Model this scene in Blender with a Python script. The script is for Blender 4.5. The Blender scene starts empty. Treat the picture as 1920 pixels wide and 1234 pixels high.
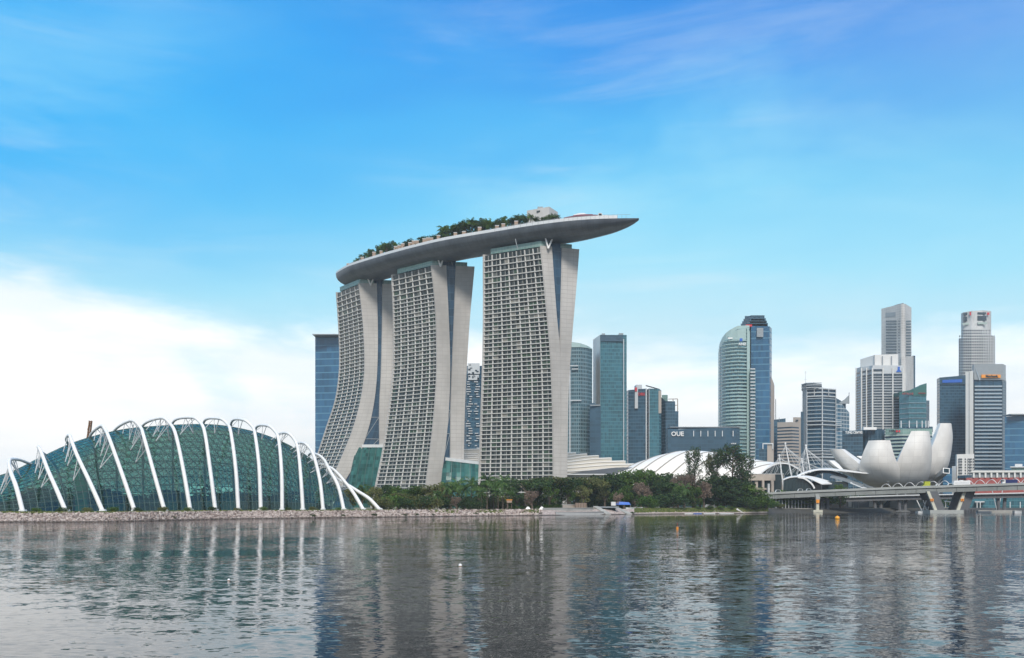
import bpy, math, random
from mathutils import Vector
R = math.radians
random.seed(7)
S = bpy.context.scene
COL = S.collection

# ---------------------------------------------------------------- camera
CAMH, HZ, F = 6.0, 945.0, 1920.0      # eye height, horizon row and focal length in photograph pixels
cd = bpy.data.cameras.new('camera'); cam = bpy.data.objects.new('camera', cd); COL.objects.link(cam)
cam.location = (0, 0, CAMH); cam.rotation_euler = (R(90), 0, 0)
cd.sensor_fit = 'HORIZONTAL'; cd.sensor_width = 36; cd.lens = 36
cd.shift_y = (HZ - 617.0) / 1920.0
cd.clip_start = 0.5; cd.clip_end = 30000
S.camera = cam
S.view_settings.view_transform = 'Standard'; S.view_settings.look = 'None'
S.view_settings.gamma = 1; S.view_settings.exposure = 0.14
S.cycles.max_bounces = 8; S.cycles.transparent_max_bounces = 24
S.cycles.glossy_bounces = 3; S.cycles.diffuse_bounces = 2
S.cycles.caustics_reflective = False; S.cycles.caustics_refractive = False

# ---------------------------------------------------------------- node helper
class NT:
    def __init__(s, tree): s.t = tree; s.n = tree.nodes; s.l = tree.links
    def new(s, typ, **kw):
        n = s.n.new(typ)
        for k, v in kw.items(): setattr(n, k, v)
        return n
    def put(s, sock, v):
        if hasattr(v, 'is_output'): s.l.new(v, sock)
        elif v is not None:
            if isinstance(v, tuple) and len(v) == 3 and sock.type == 'RGBA': v = v + (1,)
            sock.default_value = v
    def m(s, op, a, b=None, c=None, clamp=False):
        n = s.new('ShaderNodeMath', operation=op); n.use_clamp = clamp
        for i, v in enumerate((a, b, c)):
            if v is not None: s.put(n.inputs[i], v)
        return n.outputs[0]
    def mix(s, f, a, b, blend='MIX'):
        n = s.new('ShaderNodeMix', data_type='RGBA', blend_type=blend)
        s.put(n.inputs[0], f); s.put(n.inputs[6], a); s.put(n.inputs[7], b)
        return n.outputs[2]
    def mr(s, v, a, b, c=0.0, d=1.0, smooth=True):
        n = s.new('ShaderNodeMapRange'); n.interpolation_type = 'SMOOTHSTEP' if smooth else 'LINEAR'
        for i, x in enumerate((v, a, b, c, d)): s.put(n.inputs[i], x)
        return n.outputs[0]
    def noise(s, vec, scale, detail=4, rough=0.55, dist=0.0):
        n = s.new('ShaderNodeTexNoise')
        if vec is not None: s.l.new(vec, n.inputs['Vector'])
        n.inputs['Scale'].default_value = scale; n.inputs['Detail'].default_value = detail
        n.inputs['Roughness'].default_value = rough; n.inputs['Distortion'].default_value = dist
        return n.outputs[0]
    def mapv(s, vec, scale=(1, 1, 1), rot=(0, 0, 0), loc=(0, 0, 0)):
        n = s.new('ShaderNodeMapping'); s.l.new(vec, n.inputs[0])
        n.inputs['Location'].default_value = loc; n.inputs['Rotation'].default_value = rot; n.inputs['Scale'].default_value = scale
        return n.outputs[0]
    def ramp(s, f, stops):
        n = s.new('ShaderNodeValToRGB'); s.l.new(f, n.inputs[0]); e = n.color_ramp.elements
        while len(e) < len(stops): e.new(0.5)
        for el, (p, c) in zip(e, stops): el.position = p; el.color = (*c, 1)
        return n.outputs[0]

# ---------------------------------------------------------------- sky and sun
SUN_EL, SUN_AZ = R(44), R(179)       # azimuth clockwise from +Y: the sun stands behind the camera, to the left
w = bpy.data.worlds.new('World'); S.world = w; w.use_nodes = True
w.node_tree.nodes.clear(); T = NT(w.node_tree)
tc = T.new('ShaderNodeTexCoord').outputs['Generated']
sx = T.new('ShaderNodeSeparateXYZ'); T.l.new(tc, sx.inputs[0])
X, Y, Z = sx.outputs
sky = T.new('ShaderNodeTexSky', sky_type='NISHITA'); sky.sun_disc = False
sky.sun_elevation = SUN_EL; sky.sun_rotation = SUN_AZ; sky.air_density = 1.0; sky.dust_density = 0.6; sky.ozone_density = 2.0
az = T.m('ARCTAN2', X, Y)
wob = T.noise(T.mapv(tc, (1.2, 1.2, 3.2)), 1.6, 3, 0.55, 0.3)
zz = T.m('ADD', Z, T.m('MULTIPLY', T.m('SUBTRACT', wob, 0.5), 0.16))
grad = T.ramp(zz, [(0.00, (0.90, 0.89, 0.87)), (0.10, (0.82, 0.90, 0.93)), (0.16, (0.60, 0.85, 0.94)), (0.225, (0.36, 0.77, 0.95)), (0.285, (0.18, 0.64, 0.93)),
                   (0.34, (0.075, 0.47, 0.90)), (0.39, (0.038, 0.33, 0.85)), (0.44, (0.022, 0.25, 0.77)), (0.58, (0.05, 0.25, 0.62)), (0.78, (0.58, 0.62, 0.66)), (1.0, (0.66, 0.68, 0.70))])  # top stops, above the view, paled for more neutral light
lw = T.mr(az, -0.55, 0.12, 1.0, 0.0)
grad = T.mix(T.m('MULTIPLY', lw, T.mr(Z, 0.17, 0.30, 0.0, 0.85)), grad, (0.012, 0.43, 0.93))
# cloud bank low over the horizon, thicker to the left
n1 = T.noise(T.mapv(tc, (1, 1, 3.4), loc=(3.1, 0.4, 1.0)), 3.2, 8, 0.58, 0.25)
top = T.m('ADD', T.mr(az, -0.48, 0.15, 0.196, 0.156, False), T.m('MULTIPLY', T.m('SUBTRACT', n1, 0.5), 0.16))
bank = T.m('SUBTRACT', 1.0, T.mr(T.m('SUBTRACT', Z, top), -0.035, 0.010))
shade = T.mr(T.noise(T.mapv(tc, (1, 1, 5), loc=(7, 2, 4)), 4.0, 6, 0.55), 0.35, 0.65)
ccol = T.mix(shade, (0.98, 1.04, 1.08), (1.26, 1.24, 1.20))
ccol = T.mix(T.mr(Z, 0.0, 0.13, 0.85, 0.0), ccol, (1.18, 1.10, 1.00))
col = T.mix(T.m('MULTIPLY', bank, T.mr(az, -0.1, 0.2, 0.97, 0.84)), grad, ccol)
soft = T.m('MULTIPLY', T.mr(T.noise(T.mapv(tc, (1.3, 1.3, 3.6), rot=(0.1, 0.22, 0.2), loc=(4.2, 1.1, 0.6)), 2.1, 5, 0.55, 0.4), 0.47, 0.72), T.mr(Z, 0.46, 0.22, 0.22, 0.6))
col = T.mix(soft, col, (0.36, 0.78, 0.97))
# thin cirrus streaks higher up
n2 = T.noise(T.mapv(tc, (1.0, 1.0, 6.5), rot=(0.25, 0.18, 0.3)), 2.6, 9, 0.62, 0.6)
n3 = T.noise(T.mapv(tc, (2, 2, 5), loc=(1.7, 5, 2)), 1.3, 3, 0.5)
cir = T.m('MULTIPLY', T.m('MULTIPLY', T.mr(n2, 0.46, 0.74), T.mr(n3, 0.36, 0.66)), 0.34)
cir = T.m('MULTIPLY', cir, T.mr(Z, 0.50, 0.30, 0.35, 1.0))
col = T.mix(cir, col, (0.80, 0.90, 0.95))
behind = T.mr(Y, 0.15, -0.35, 0.0, 0.75)  # unseen sky behind the camera, whitened to neutralise and lift the light
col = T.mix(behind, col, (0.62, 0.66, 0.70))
lav = T.m('MULTIPLY', T.mr(az, 0.12, 0.45), T.mr(Z, 0.2, 0.4, 0.0, 0.42))
col = T.mix(lav, col, (0.22, 0.42, 0.80))
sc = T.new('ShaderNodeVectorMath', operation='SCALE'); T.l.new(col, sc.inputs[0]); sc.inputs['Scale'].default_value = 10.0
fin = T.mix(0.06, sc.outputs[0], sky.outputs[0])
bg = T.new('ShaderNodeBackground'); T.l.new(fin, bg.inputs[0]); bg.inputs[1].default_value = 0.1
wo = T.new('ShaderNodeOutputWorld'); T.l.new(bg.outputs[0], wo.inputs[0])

ld = bpy.data.lights.new('sun', 'SUN'); sun = bpy.data.objects.new('sun', ld); COL.objects.link(sun)
ld.energy = 3.1; ld.angle = R(12); ld.color = (1.0, 0.93, 0.84)
sd = Vector((math.sin(SUN_AZ) * math.cos(SUN_EL), math.cos(SUN_AZ) * math.cos(SUN_EL), math.sin(SUN_EL)))
sun.rotation_euler = (-sd).to_track_quat('-Z', 'Y').to_euler(); sun.location = sd * 500

# ---------------------------------------------------------------- materials
def newmat(name):
    m = bpy.data.materials.new(name); m.use_nodes = True; m.node_tree.nodes.clear()
    t = NT(m.node_tree); o = t.new('ShaderNodeOutputMaterial')
    return m, t, o
def principled(t, o, col, rough, metal=0.0, bump=None, bstr=0.3, spec=None):
    p = t.new('ShaderNodeBsdfPrincipled')
    t.put(p.inputs['Base Color'], col); t.put(p.inputs['Roughness'], rough); t.put(p.inputs['Metallic'], metal)
    if spec is not None: t.put(p.inputs['Specular IOR Level'], spec)
    if bump is not None:
        b = t.new('ShaderNodeBump'); t.l.new(bump, b.inputs['Height']); b.inputs['Strength'].default_value = bstr
        b.inputs['Distance'].default_value = 0.3; t.l.new(b.outputs[0], p.inputs['Normal'])
    t.l.new(p.outputs[0], o.inputs[0]); return p
def solid(name, c, rough=0.6, metal=0.0, var=0.12, scale=0.25, spec=None):
    m, t, o = newmat(name)
    g = t.new('ShaderNodeNewGeometry').outputs['Position']
    n = t.noise(g, scale, 5, 0.6)
    n2 = t.noise(g, scale * 9, 3, 0.6)
    f = t.m('ADD', t.m('MULTIPLY', n, 0.7), t.m('MULTIPLY', n2, 0.3))
    k = t.mr(f, 0.3, 0.7, 1 - var, 1 + var, False)
    sc = t.new('ShaderNodeVectorMath', operation='SCALE'); t.put(sc.inputs[0], c); t.l.new(k, sc.inputs['Scale'])
    principled(t, o, sc.outputs[0], rough, metal, spec=spec); return m
def curtain(name, glass, line, fh=4.0, bw=3.0, lh=0.22, lv=0.10, var=0.35, rough=0.12, lrough=0.6, spec=0.5, soft=0.0, refl=0.0):
    """Wall cladding from the wall's own UVs in metres: floors, bays, and cells that differ a little."""
    m, t, o = newmat(name)
    uv = t.new('ShaderNodeUVMap').outputs[0]
    s = t.new('ShaderNodeSeparateXYZ'); t.l.new(uv, s.inputs[0])
    u = t.m('DIVIDE', s.outputs[0], bw); v = t.m('DIVIDE', s.outputs[1], fh)
    fu = t.m('FRACT', u); fv = t.m('FRACT', v)
    L = t.m('MAXIMUM', t.m('LESS_THAN', fv, lh), t.m('LESS_THAN', fu, lv)) if lv > 0 else t.m('LESS_THAN', fv, lh)
    cx = t.new('ShaderNodeCombineXYZ'); t.l.new(t.m('FLOOR', u), cx.inputs[0]); t.l.new(t.m('FLOOR', v), cx.inputs[1])
    wn = t.new('ShaderNodeTexWhiteNoise', noise_dimensions='2D'); t.l.new(cx.outputs[0], wn.inputs['Vector'])
    big = t.noise(t.mapv(t.new('ShaderNodeNewGeometry').outputs['Position'], (1, 1, 0.5)), 0.03, 4, 0.6)
    k = t.m('ADD', t.mr(wn.outputs[0], 0, 1, 1 - var, 1 + var, False), t.mr(big, 0.3, 0.7, -0.25, 0.25, False))
    sc = t.new('ShaderNodeVectorMath', operation='SCALE'); t.put(sc.inputs[0], glass); t.l.new(k, sc.inputs['Scale'])
    c = t.mix(L, sc.outputs[0], line)
    p = principled(t, o, c, t.m('ADD', t.m('MULTIPLY', L, lrough - rough), t.m('ADD', rough, t.m('MULTIPLY', wn.outputs[0], 0.06))), 0.0, spec=spec)
    if refl > 0: t.put(p.inputs['Metallic'], t.m('MULTIPLY', t.m('SUBTRACT', 1.0, L), refl))
    return m

M = {}
M['white_paint'] = solid('white paint', (0.80, 0.80, 0.79), 0.45, var=0.07, scale=0.5)
M['white_steel'] = solid('white steel', (0.62, 0.64, 0.65), 0.5, var=0.08)
M['grey_steel'] = solid('grey steel', (0.26, 0.29, 0.31), 0.45, 0.3)
M['dark_steel'] = solid('dark steel', (0.035, 0.05, 0.055), 0.5, 0.2)
M['concrete'] = solid('concrete', (0.36, 0.355, 0.33), 0.85, var=0.22, scale=0.12)
M['dark_concrete'] = solid('dark concrete', (0.12, 0.125, 0.125), 0.9, var=0.3)  # darker concrete with random tone, for inner girders, joints and caps
M['pale_wall'] = solid('pale render', (0.52, 0.51, 0.49), 0.8, var=0.1)
M['beige'] = solid('beige stone', (0.43, 0.375, 0.32), 0.8, var=0.12)
M['dark_glass'] = solid('dark glass', (0.012, 0.03, 0.035), 0.08, var=0.3, scale=0.05)
M['orange'] = solid('orange paint', (0.80, 0.30, 0.03), 0.5)
M['red'] = solid('red paint', (0.55, 0.03, 0.04), 0.5)
M['blue'] = solid('blue paint', (0.02, 0.12, 0.50), 0.5)
M['yellow_green'] = solid('yellow green paint', (0.42, 0.46, 0.03), 0.4)
M['navy'] = solid('navy paint', (0.015, 0.025, 0.12), 0.4)
M['tyre'] = solid('black rubber', (0.02, 0.02, 0.02), 0.9)
M['asphalt'] = solid('asphalt', (0.05, 0.05, 0.052), 0.9)
M['brick_red'] = solid('red brick', (0.33, 0.085, 0.075), 0.85, var=0.2)
M['timber'] = solid('weathered timber', (0.34, 0.25, 0.19), 0.85, var=0.2, scale=1.5)
M['sand'] = solid('pale sand', (0.52, 0.43, 0.36), 0.95, var=0.2, scale=0.2)
M['bark'] = solid('bark', (0.11, 0.085, 0.065), 0.95, var=0.35, scale=2)
M['pale_bark'] = solid('pale bark', (0.25, 0.21, 0.17), 0.95, var=0.3, scale=2)

# ---------------------------------------------------------------- geometry helpers
def W(px, py, D): return Vector(((px - 960.0) / F * D, D, CAMH + (HZ - py) / F * D))
def WX(px, D): return (px - 960.0) / F * D
def WZ(py, D): return CAMH + (HZ - py) / F * D
def lerp(a, b, t): return a + (b - a) * t
def interp(tab, x):
    """Smooth curve through (x, y) pairs."""
    n = len(tab)
    if x <= tab[0][0]: return tab[0][1]
    if x >= tab[-1][0]: return tab[-1][1]
    for i in range(n - 1):
        x0, y0 = tab[i]; x1, y1 = tab[i + 1]
        if x0 <= x <= x1:
            h = x1 - x0; d = (y1 - y0) / h
            da = d if i == 0 else (y1 - tab[i - 1][1]) / (x1 - tab[i - 1][0])
            db = d if i == n - 2 else (tab[i + 2][1] - y0) / (tab[i + 2][0] - x0)
            t = (x - x0) / h
            return (2*t**3 - 3*t*t + 1) * y0 + (t**3 - 2*t*t + t) * h * da + (-2*t**3 + 3*t*t) * y1 + (t**3 - t*t) * h * db
def spline(pts, n):
    """Catmull-Rom through 3D points, n samples."""
    pts = [Vector(p) for p in pts]; out = []; m = len(pts) - 1
    for k in range(n):
        s = k / (n - 1) * m; i = min(int(s), m - 1); t = s - i
        p1, p2 = pts[i], pts[i + 1]
        p0 = pts[i - 1] if i > 0 else p1 * 2 - p2
        p3 = pts[i + 2] if i + 2 <= m else p2 * 2 - p1
        out.append(0.5 * ((2 * p1) + (p2 - p0) * t + (2 * p0 - 5 * p1 + 4 * p2 - p3) * t * t + (3 * p1 - p0 - 3 * p2 + p3) * t ** 3))
    return out

WL = {}                                  # world location of every root, so that parts can be built in world coordinates
class MB:
    def __init__(s): s.v = []; s.f = []; s.mi = []; s.uv = []
    def vs(s, pts):
        b = len(s.v); s.v.extend([tuple(p) for p in pts]); return b
    def face(s, pts, mi=0, uv=None):
        b = s.vs(pts); s.f.append(list(range(b, b + len(pts)))); s.mi.append(mi)
        s.uv.append(uv if uv else [(0, 0)] * len(pts))
    def idx(s, ids, mi=0, uv=None):
        s.f.append(list(ids)); s.mi.append(mi); s.uv.append(uv if uv else [(0, 0)] * len(ids))
    def hexa(s, p, mi=0):
        """Eight corners: bottom four counter-clockwise, then the top four."""
        b = s.vs(p)
        for q in ((3, 2, 1, 0), (4, 5, 6, 7), (0, 1, 5, 4), (1, 2, 6, 5), (2, 3, 7, 6), (3, 0, 4, 7)):
            s.idx([b + i for i in q], mi)
    def box(s, c, d, mi=0, rz=0.0):
        x, y, z = c; a, b, h = d[0] / 2, d[1] / 2, d[2] / 2; cs, sn = math.cos(rz), math.sin(rz)
        q = [(-a, -b), (a, -b), (a, b), (-a, b)]
        q = [(x + i * cs - j * sn, y + i * sn + j * cs) for i, j in q]
        s.hexa([(i, j, z - h) for i, j in q] + [(i, j, z + h) for i, j in q], mi)
    def prism(s, poly, z0, z1, mi=0, cap=None, u0=0.0, bottom=False, top_poly=None):
        """Vertical walls over a counter-clockwise plan with UVs in metres."""
        n = len(poly); tp = top_poly or poly; u = u0
        zt = z1 if isinstance(z1, (list, tuple)) else [z1] * n
        for i in range(n):
            a, b = poly[i], poly[(i + 1) % n]; c, d = tp[(i + 1) % n], tp[i]
            l = math.hypot(b[0] - a[0], b[1] - a[1])
            s.face([(a[0], a[1], z0), (b[0], b[1], z0), (c[0], c[1], zt[(i + 1) % n]), (d[0], d[1], zt[i])], mi,
                   [(u, z0), (u + l, z0), (u + l, zt[(i + 1) % n]), (u, zt[i])])
            u += l
        s.face([(p[0], p[1], zt[i]) for i, p in enumerate(tp)], mi if cap is None else cap)
        if bottom: s.face([(p[0], p[1], z0) for p in reversed(poly)], mi if cap is None else cap)
    def tube(s, pts, w, h=None, n=4, mi=0, up=(0, 0, 1), cap=True, taper=None):
        h = h or w; pts = [Vector(p) for p in pts]; up = Vector(up); rings = []; m = len(pts)
        for i, p in enumerate(pts):
            d = (pts[min(i + 1, m - 1)] - pts[max(i - 1, 0)])
            if d.length < 1e-6: d = Vector((0, 0, 1))
            d.normalize(); a = d.cross(up)
            if a.length < 0.05: a = d.cross(Vector((0.3, 1, 0)))
            a.normalize(); b = a.cross(d).normalized(); k = taper(i / (m - 1)) if taper else 1.0
            ring = []
            for j in range(n):
                t = 2 * math.pi * (j + 0.5) / n; q = 1.4142 if n == 4 else 1.0
                ring.append(p + a * (math.cos(t) * w / 2 * k * q) + b * (math.sin(t) * h / 2 * k * q))
            rings.append(s.vs(ring))
        for i in range(m - 1):
            for j in range(n):
                k = (j + 1) % n
                s.idx((rings[i] + j, rings[i] + k, rings[i + 1] + k, rings[i + 1] + j), mi)
        if cap:
            s.idx([rings[0] + j for j in reversed(range(n))], mi); s.idx([rings[-1] + j for j in range(n)], mi)
    def loft(s, rings, mi=0, closed=True, uvs=None, caps=False):
        n = len(rings[0]); base = [s.vs(r) for r in rings]
        for i in range(len(rings) - 1):
            for j in range(n if closed else n - 1):
                k = (j + 1) % n; uv = None
                if uvs: uv = [uvs[i][j], uvs[i][j + 1], uvs[i + 1][j + 1], uvs[i + 1][j]]
                s.idx((base[i] + j, base[i] + k, base[i + 1] + k, base[i + 1] + j), mi, uv)
        if caps:
            s.idx([base[0] + j for j in reversed(range(n))], mi); s.idx([base[-1] + j for j in range(n)], mi)
    def ball(s, c, r, mi=0, nu=10, nv=6, sq=(1, 1, 1)):
        rings = []
        for i in range(nv + 1):
            t = math.pi * i / nv
            rings.append([(c[0] + r * sq[0] * math.sin(t) * math.cos(2*math.pi*j/nu), c[1] + r * sq[1] * math.sin(t) * math.sin(2*math.pi*j/nu),
                           c[2] - r * sq[2] * math.cos(t)) for j in range(nu)])
        s.loft(rings, mi)
    def mesh(s, name, mats, origin=(0, 0, 0), smooth=False):
        me = bpy.data.meshes.new(name); o = origin
        me.from_pydata([(p[0] - o[0], p[1] - o[1], p[2] - o[2]) for p in s.v], [], s.f)
        mats = mats if isinstance(mats, (list, tuple)) else [mats]
        for m in mats: me.materials.append(m)
        me.polygons.foreach_set('material_index', s.mi)
        uvl = me.uv_layers.new(name='UVMap')
        flat = [c for f in s.uv for p in f for c in p]
        uvl.data.foreach_set('uv', flat)
        if smooth: me.polygons.foreach_set('use_smooth', [True] * len(me.polygons))
        me.update(); return me
    def build(s, name, mats, parent=None, smooth=False, loc=None):
        o = WL.get(parent.name, (0, 0, 0)) if parent else (loc or (0, 0, 0))
        ob = bpy.data.objects.new(name, s.mesh(name, mats, o, smooth)); COL.objects.link(ob)
        if parent: ob.parent = parent; WL[ob.name] = o
        else: ob.location = o; WL[ob.name] = tuple(o)
        return ob
def tag(o, label=None, cat=None, group=None, kind=None):
    if label: o['label'] = label
    if cat: o['category'] = cat
    if group: o['group'] = group
    if kind: o['kind'] = kind
    return o
def thing(name, label, cat, loc, group=None):
    o = bpy.data.objects.new(name, None); COL.objects.link(o); o.location = loc; o.empty_display_size = 1
    WL[o.name] = tuple(loc); return tag(o, label, cat, group)
def copy_tree(o, parent=None):
    c = o.copy(); COL.objects.link(c)
    if parent: c.parent = parent
    for ch in list(o.children): copy_tree(ch, c)
    return c
def lettering(text, size, center, mat, parent, name='lettering', ext=0.25, rz=0.0, bold=0.02):
    """Raised letters standing on a wall that faces the water."""
    cu = bpy.data.curves.new('letters', 'FONT'); cu.body = text; cu.size = size; cu.extrude = ext
    cu.align_x = 'CENTER'; cu.align_y = 'CENTER'; cu.offset = bold; cu.resolution_u = 2
    tmp = bpy.data.objects.new('letters', cu); COL.objects.link(tmp)
    bpy.context.view_layer.update()
    me = bpy.data.meshes.new_from_object(tmp.evaluated_get(bpy.context.evaluated_depsgraph_get()))
    bpy.data.objects.remove(tmp)
    me.materials.clear(); me.materials.append(mat)
    ob = bpy.data.objects.new(name, me); COL.objects.link(ob); ob.parent = parent
    o = WL.get(parent.name, (0, 0, 0)); ob.location = Vector(center) - Vector(o); ob.rotation_euler = (R(90), 0, rz); WL[ob.name] = o
    return ob
# ================================================================ ground and water
LZ = 3.0
SHORE = [(-2600, 322), (-900, 322), (0, 333), (200, 338), (400, 392), (560, 425), (700, 455), (850, 490), (1000, 523), (1100, 562), (1200, 590),
         (1300, 622), (1390, 640), (1440, 668), (1475, 692), (1560, 698), (1660, 706), (1710, 750), (1800, 765), (2300, 765), (4200, 765)]
def shore_d(px): return interp(SHORE, px)

m, t, o = newmat('water')
g = t.new('ShaderNodeNewGeometry').outputs['Position']
def ncol(vec, scale, detail, rough=.55, dist=.2):
    n = t.new('ShaderNodeTexNoise'); t.l.new(vec, n.inputs['Vector']); n.inputs['Scale'].default_value = scale; n.inputs['Detail'].default_value = detail
    n.inputs['Roughness'].default_value = rough; n.inputs['Distortion'].default_value = dist; return n.outputs['Color']
def vec(op, a, b):
    n = t.new('ShaderNodeVectorMath', operation=op); t.put(n.inputs[0], a)
    if op == 'SCALE': t.put(n.inputs['Scale'], b)
    else: t.put(n.inputs[1], b)
    return n.outputs[0]
# wave slopes in three sizes: ripples, chop and slow swell, ruffled in patches
patch = t.mr(t.noise(t.mapv(g, (0.010, 0.018, 1)), 1.0, 4, 0.55), 0.38, 0.62, 0.45, 1.5)
sl = vec('ADD', vec('SCALE', vec('SUBTRACT', ncol(t.mapv(g, (1.7, 2.6, 1)), 1.0, 3), (.5, .5, .5)), t.m('MULTIPLY', patch, 0.20)),
         vec('SCALE', vec('SUBTRACT', ncol(t.mapv(g, (0.42, 0.66, 1), loc=(5, 9, 0)), 1.0, 3), (.5, .5, .5)), t.m('MULTIPLY', patch, 0.14)))
sl = vec('ADD', sl, vec('SCALE', vec('SUBTRACT', ncol(t.mapv(g, (0.05, 0.07, 1), loc=(2, 4, 0)), 1.0, 2), (.5, .5, .5)), 0.035))
nrm = vec('NORMALIZE', vec('ADD', vec('MULTIPLY', sl, (0.7, 1.0, 0.0)), (0.0, 0.0, 1.0)), (0, 0, 0))
p = t.new('ShaderNodeBsdfPrincipled'); t.put(p.inputs['Base Color'], (0.004, 0.005, 0.010)); p.inputs['Roughness'].default_value = 0.03
p.inputs['IOR'].default_value = 1.21
t.l.new(nrm, p.inputs['Normal']); t.l.new(p.outputs[0], o.inputs[0]); M['water'] = m
mb = MB(); mb.face([(-9000, -600, 0), (9000, -600, 0), (9000, 3000, 0), (-9000, 3000, 0)])
tag(mb.build('water', M['water']), kind='structure')

m, t, o = newmat('ground cover')
g = t.new('ShaderNodeNewGeometry').outputs['Position']
f = t.mr(t.noise(g, 0.06, 6, 0.6), 0.42, 0.58)
c = t.mix(f, (0.075, 0.095, 0.03), (0.40, 0.33, 0.26))
principled(t, o, t.mix(t.mr(t.noise(g, 1.3, 4, 0.6), 0.3, 0.7, 0, 0.5), c, (0.09, 0.10, 0.045)), 0.95); M['ground'] = m
m, t, o = newmat('stone bank')
g = t.new('ShaderNodeNewGeometry').outputs['Position']
vo = t.new('ShaderNodeTexVoronoi'); t.l.new(g, vo.inputs['Vector']); vo.inputs['Scale'].default_value = 1.6
s_ = t.new('ShaderNodeSeparateXYZ'); t.l.new(vo.outputs['Color'], s_.inputs[0])
c = t.mix(s_.outputs[0], (0.26, 0.20, 0.18), (0.55, 0.47, 0.43))
sz = t.new('ShaderNodeSeparateXYZ'); t.l.new(g, sz.inputs[0])
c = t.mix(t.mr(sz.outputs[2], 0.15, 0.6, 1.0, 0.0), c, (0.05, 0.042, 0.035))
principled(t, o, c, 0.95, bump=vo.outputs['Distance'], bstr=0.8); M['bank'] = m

top = []; mb = MB(); pts = []
for i in range(len(SHORE) - 1):
    k = 6
    for j in range(k): pts.append((lerp(SHORE[i][0], SHORE[i + 1][0], j / k)))
pts.append(SHORE[-1][0])
low, up = [], []
for i, px in enumerate(pts):
    d = shore_d(px) + (random.random() - .5) * 1.6
    wdt = 9 + random.random() * 1.5
    low.append((WX(px, d) , d - 2.0, -0.7)); up.append((WX(px, d), d + wdt, LZ)); top.append(up[-1])
dk = MB()
for i in range(len(low) - 1): (mb if pts[i] < 1440 else dk).face([low[i], low[i + 1], up[i + 1], up[i]])
tag(mb.build('shore', M['bank']), kind='structure')
tag(dk.build('shore', solid('dark stone', (0.06, 0.06, 0.055), .9, var=.4, scale=.4)), kind='structure')  # right-hand bank in plain dark stone
mb = MB()
for i in range(len(top) - 1):
    a, b = top[i], top[i + 1]
    mb.face([a, b, (b[0] * 1.15, 1250, LZ), (a[0] * 1.15, 1250, LZ)])
    mb.face([(a[0] * 1.15, 1250, LZ), (b[0] * 1.15, 1250, LZ), (b[0] * 4, 9000, LZ + 2), (a[0] * 4, 9000, LZ + 2)])
tag(mb.build('ground', M['ground']), kind='structure')

# armour stones on the bank (nobody could count them)
m, t, o = newmat('armour stone')
gi = t.new('ShaderNodeNewGeometry'); rnd = gi.outputs['Random Per Island']
c = t.ramp(rnd, [(0, (0.13, 0.105, 0.095)), (0.3, (0.34, 0.27, 0.245)), (0.65, (0.50, 0.42, 0.385)), (1, (0.62, 0.56, 0.52))])
k = t.mr(t.noise(gi.outputs['Position'], 3, 4), 0.3, 0.7, 0.75, 1.2, False)
sc = t.new('ShaderNodeVectorMath', operation='SCALE'); t.l.new(c, sc.inputs[0]); t.l.new(k, sc.inputs['Scale'])
sz = t.new('ShaderNodeSeparateXYZ'); t.l.new(gi.outputs['Position'], sz.inputs[0])
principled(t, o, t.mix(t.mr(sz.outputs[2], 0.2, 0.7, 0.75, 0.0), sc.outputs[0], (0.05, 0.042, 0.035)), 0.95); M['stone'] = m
rs = random.Random(3)
def stone(mb, x, y, z, r):
    q = []
    for zz in (-.6, .6):
        for (i, j) in ((-1, -1), (1, -1), (1, 1), (-1, 1)):
            q.append((x + r * (i * .75 + rs.uniform(-.4, .4)), y + r * (j * .75 + rs.uniform(-.4, .4)), z + r * (zz + rs.uniform(-.3, .3))))
    mb.hexa(q)
def bank_pt(px, f):
    d = shore_d(px); return WX(px, d), d - 2 + f * 11, -0.7 + f * 3.7
mb = MB()
for i in range(9500):
    px = rs.uniform(-120, 1015); f = rs.uniform(0.12, 1.02)
    if px > 740 and rs.random() < 0.45: continue
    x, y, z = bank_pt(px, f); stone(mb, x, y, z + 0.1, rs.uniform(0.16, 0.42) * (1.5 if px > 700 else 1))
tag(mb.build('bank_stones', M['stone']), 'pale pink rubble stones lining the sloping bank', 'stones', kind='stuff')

# grass
m, t, o = newmat('grass blades')
gi = t.new('ShaderNodeNewGeometry')
principled(t, o, t.ramp(gi.outputs['Random Per Island'], [(0, (0.045, 0.075, 0.015)), (0.6, (0.10, 0.14, 0.03)), (1, (0.19, 0.19, 0.06))]), 0.9); M['grass'] = m
mb = MB()
def blade(x, y, z, h, wd):
    a = rs.uniform(0, 3.14); dx, dy = math.cos(a) * wd, math.sin(a) * wd * .3
    mb.face([(x - dx, y - dy, z), (x + dx, y + dy, z), (x + dx * .6 + rs.uniform(-.3, .3), y + dy, z + h), (x - dx * .6, y - dy, z + h * .8)])
for i in range(7000):
    px = rs.uniform(-140, 735); d = shore_d(px) + rs.uniform(8, 15)
    blade(WX(px, d), d, LZ - .05, rs.uniform(.25, .7), rs.uniform(.2, .5))
for i in range(4200):
    px = rs.uniform(1190, 1440); d = shore_d(px) + rs.uniform(3, 14); z = min(LZ, -0.7 + (d - shore_d(px) + 2) / 11 * 3.7)
    blade(WX(px, d), d, z, rs.uniform(.3, .8), rs.uniform(.3, .7))
for i in range(1500):
    px = rs.uniform(780, 1010); d = shore_d(px) + rs.uniform(4, 8); z = -0.7 + (d - shore_d(px) + 2) / 11 * 3.7
    if rs.random() < 0.4 + 0.6 * math.sin(px * .07): blade(WX(px, d), d, z, rs.uniform(.4, .9), rs.uniform(.3, .7))
tag(mb.build('grass', M['grass']), 'green grass fringe along the top of the bank', 'grass', kind='stuff')
mb = MB()
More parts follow.
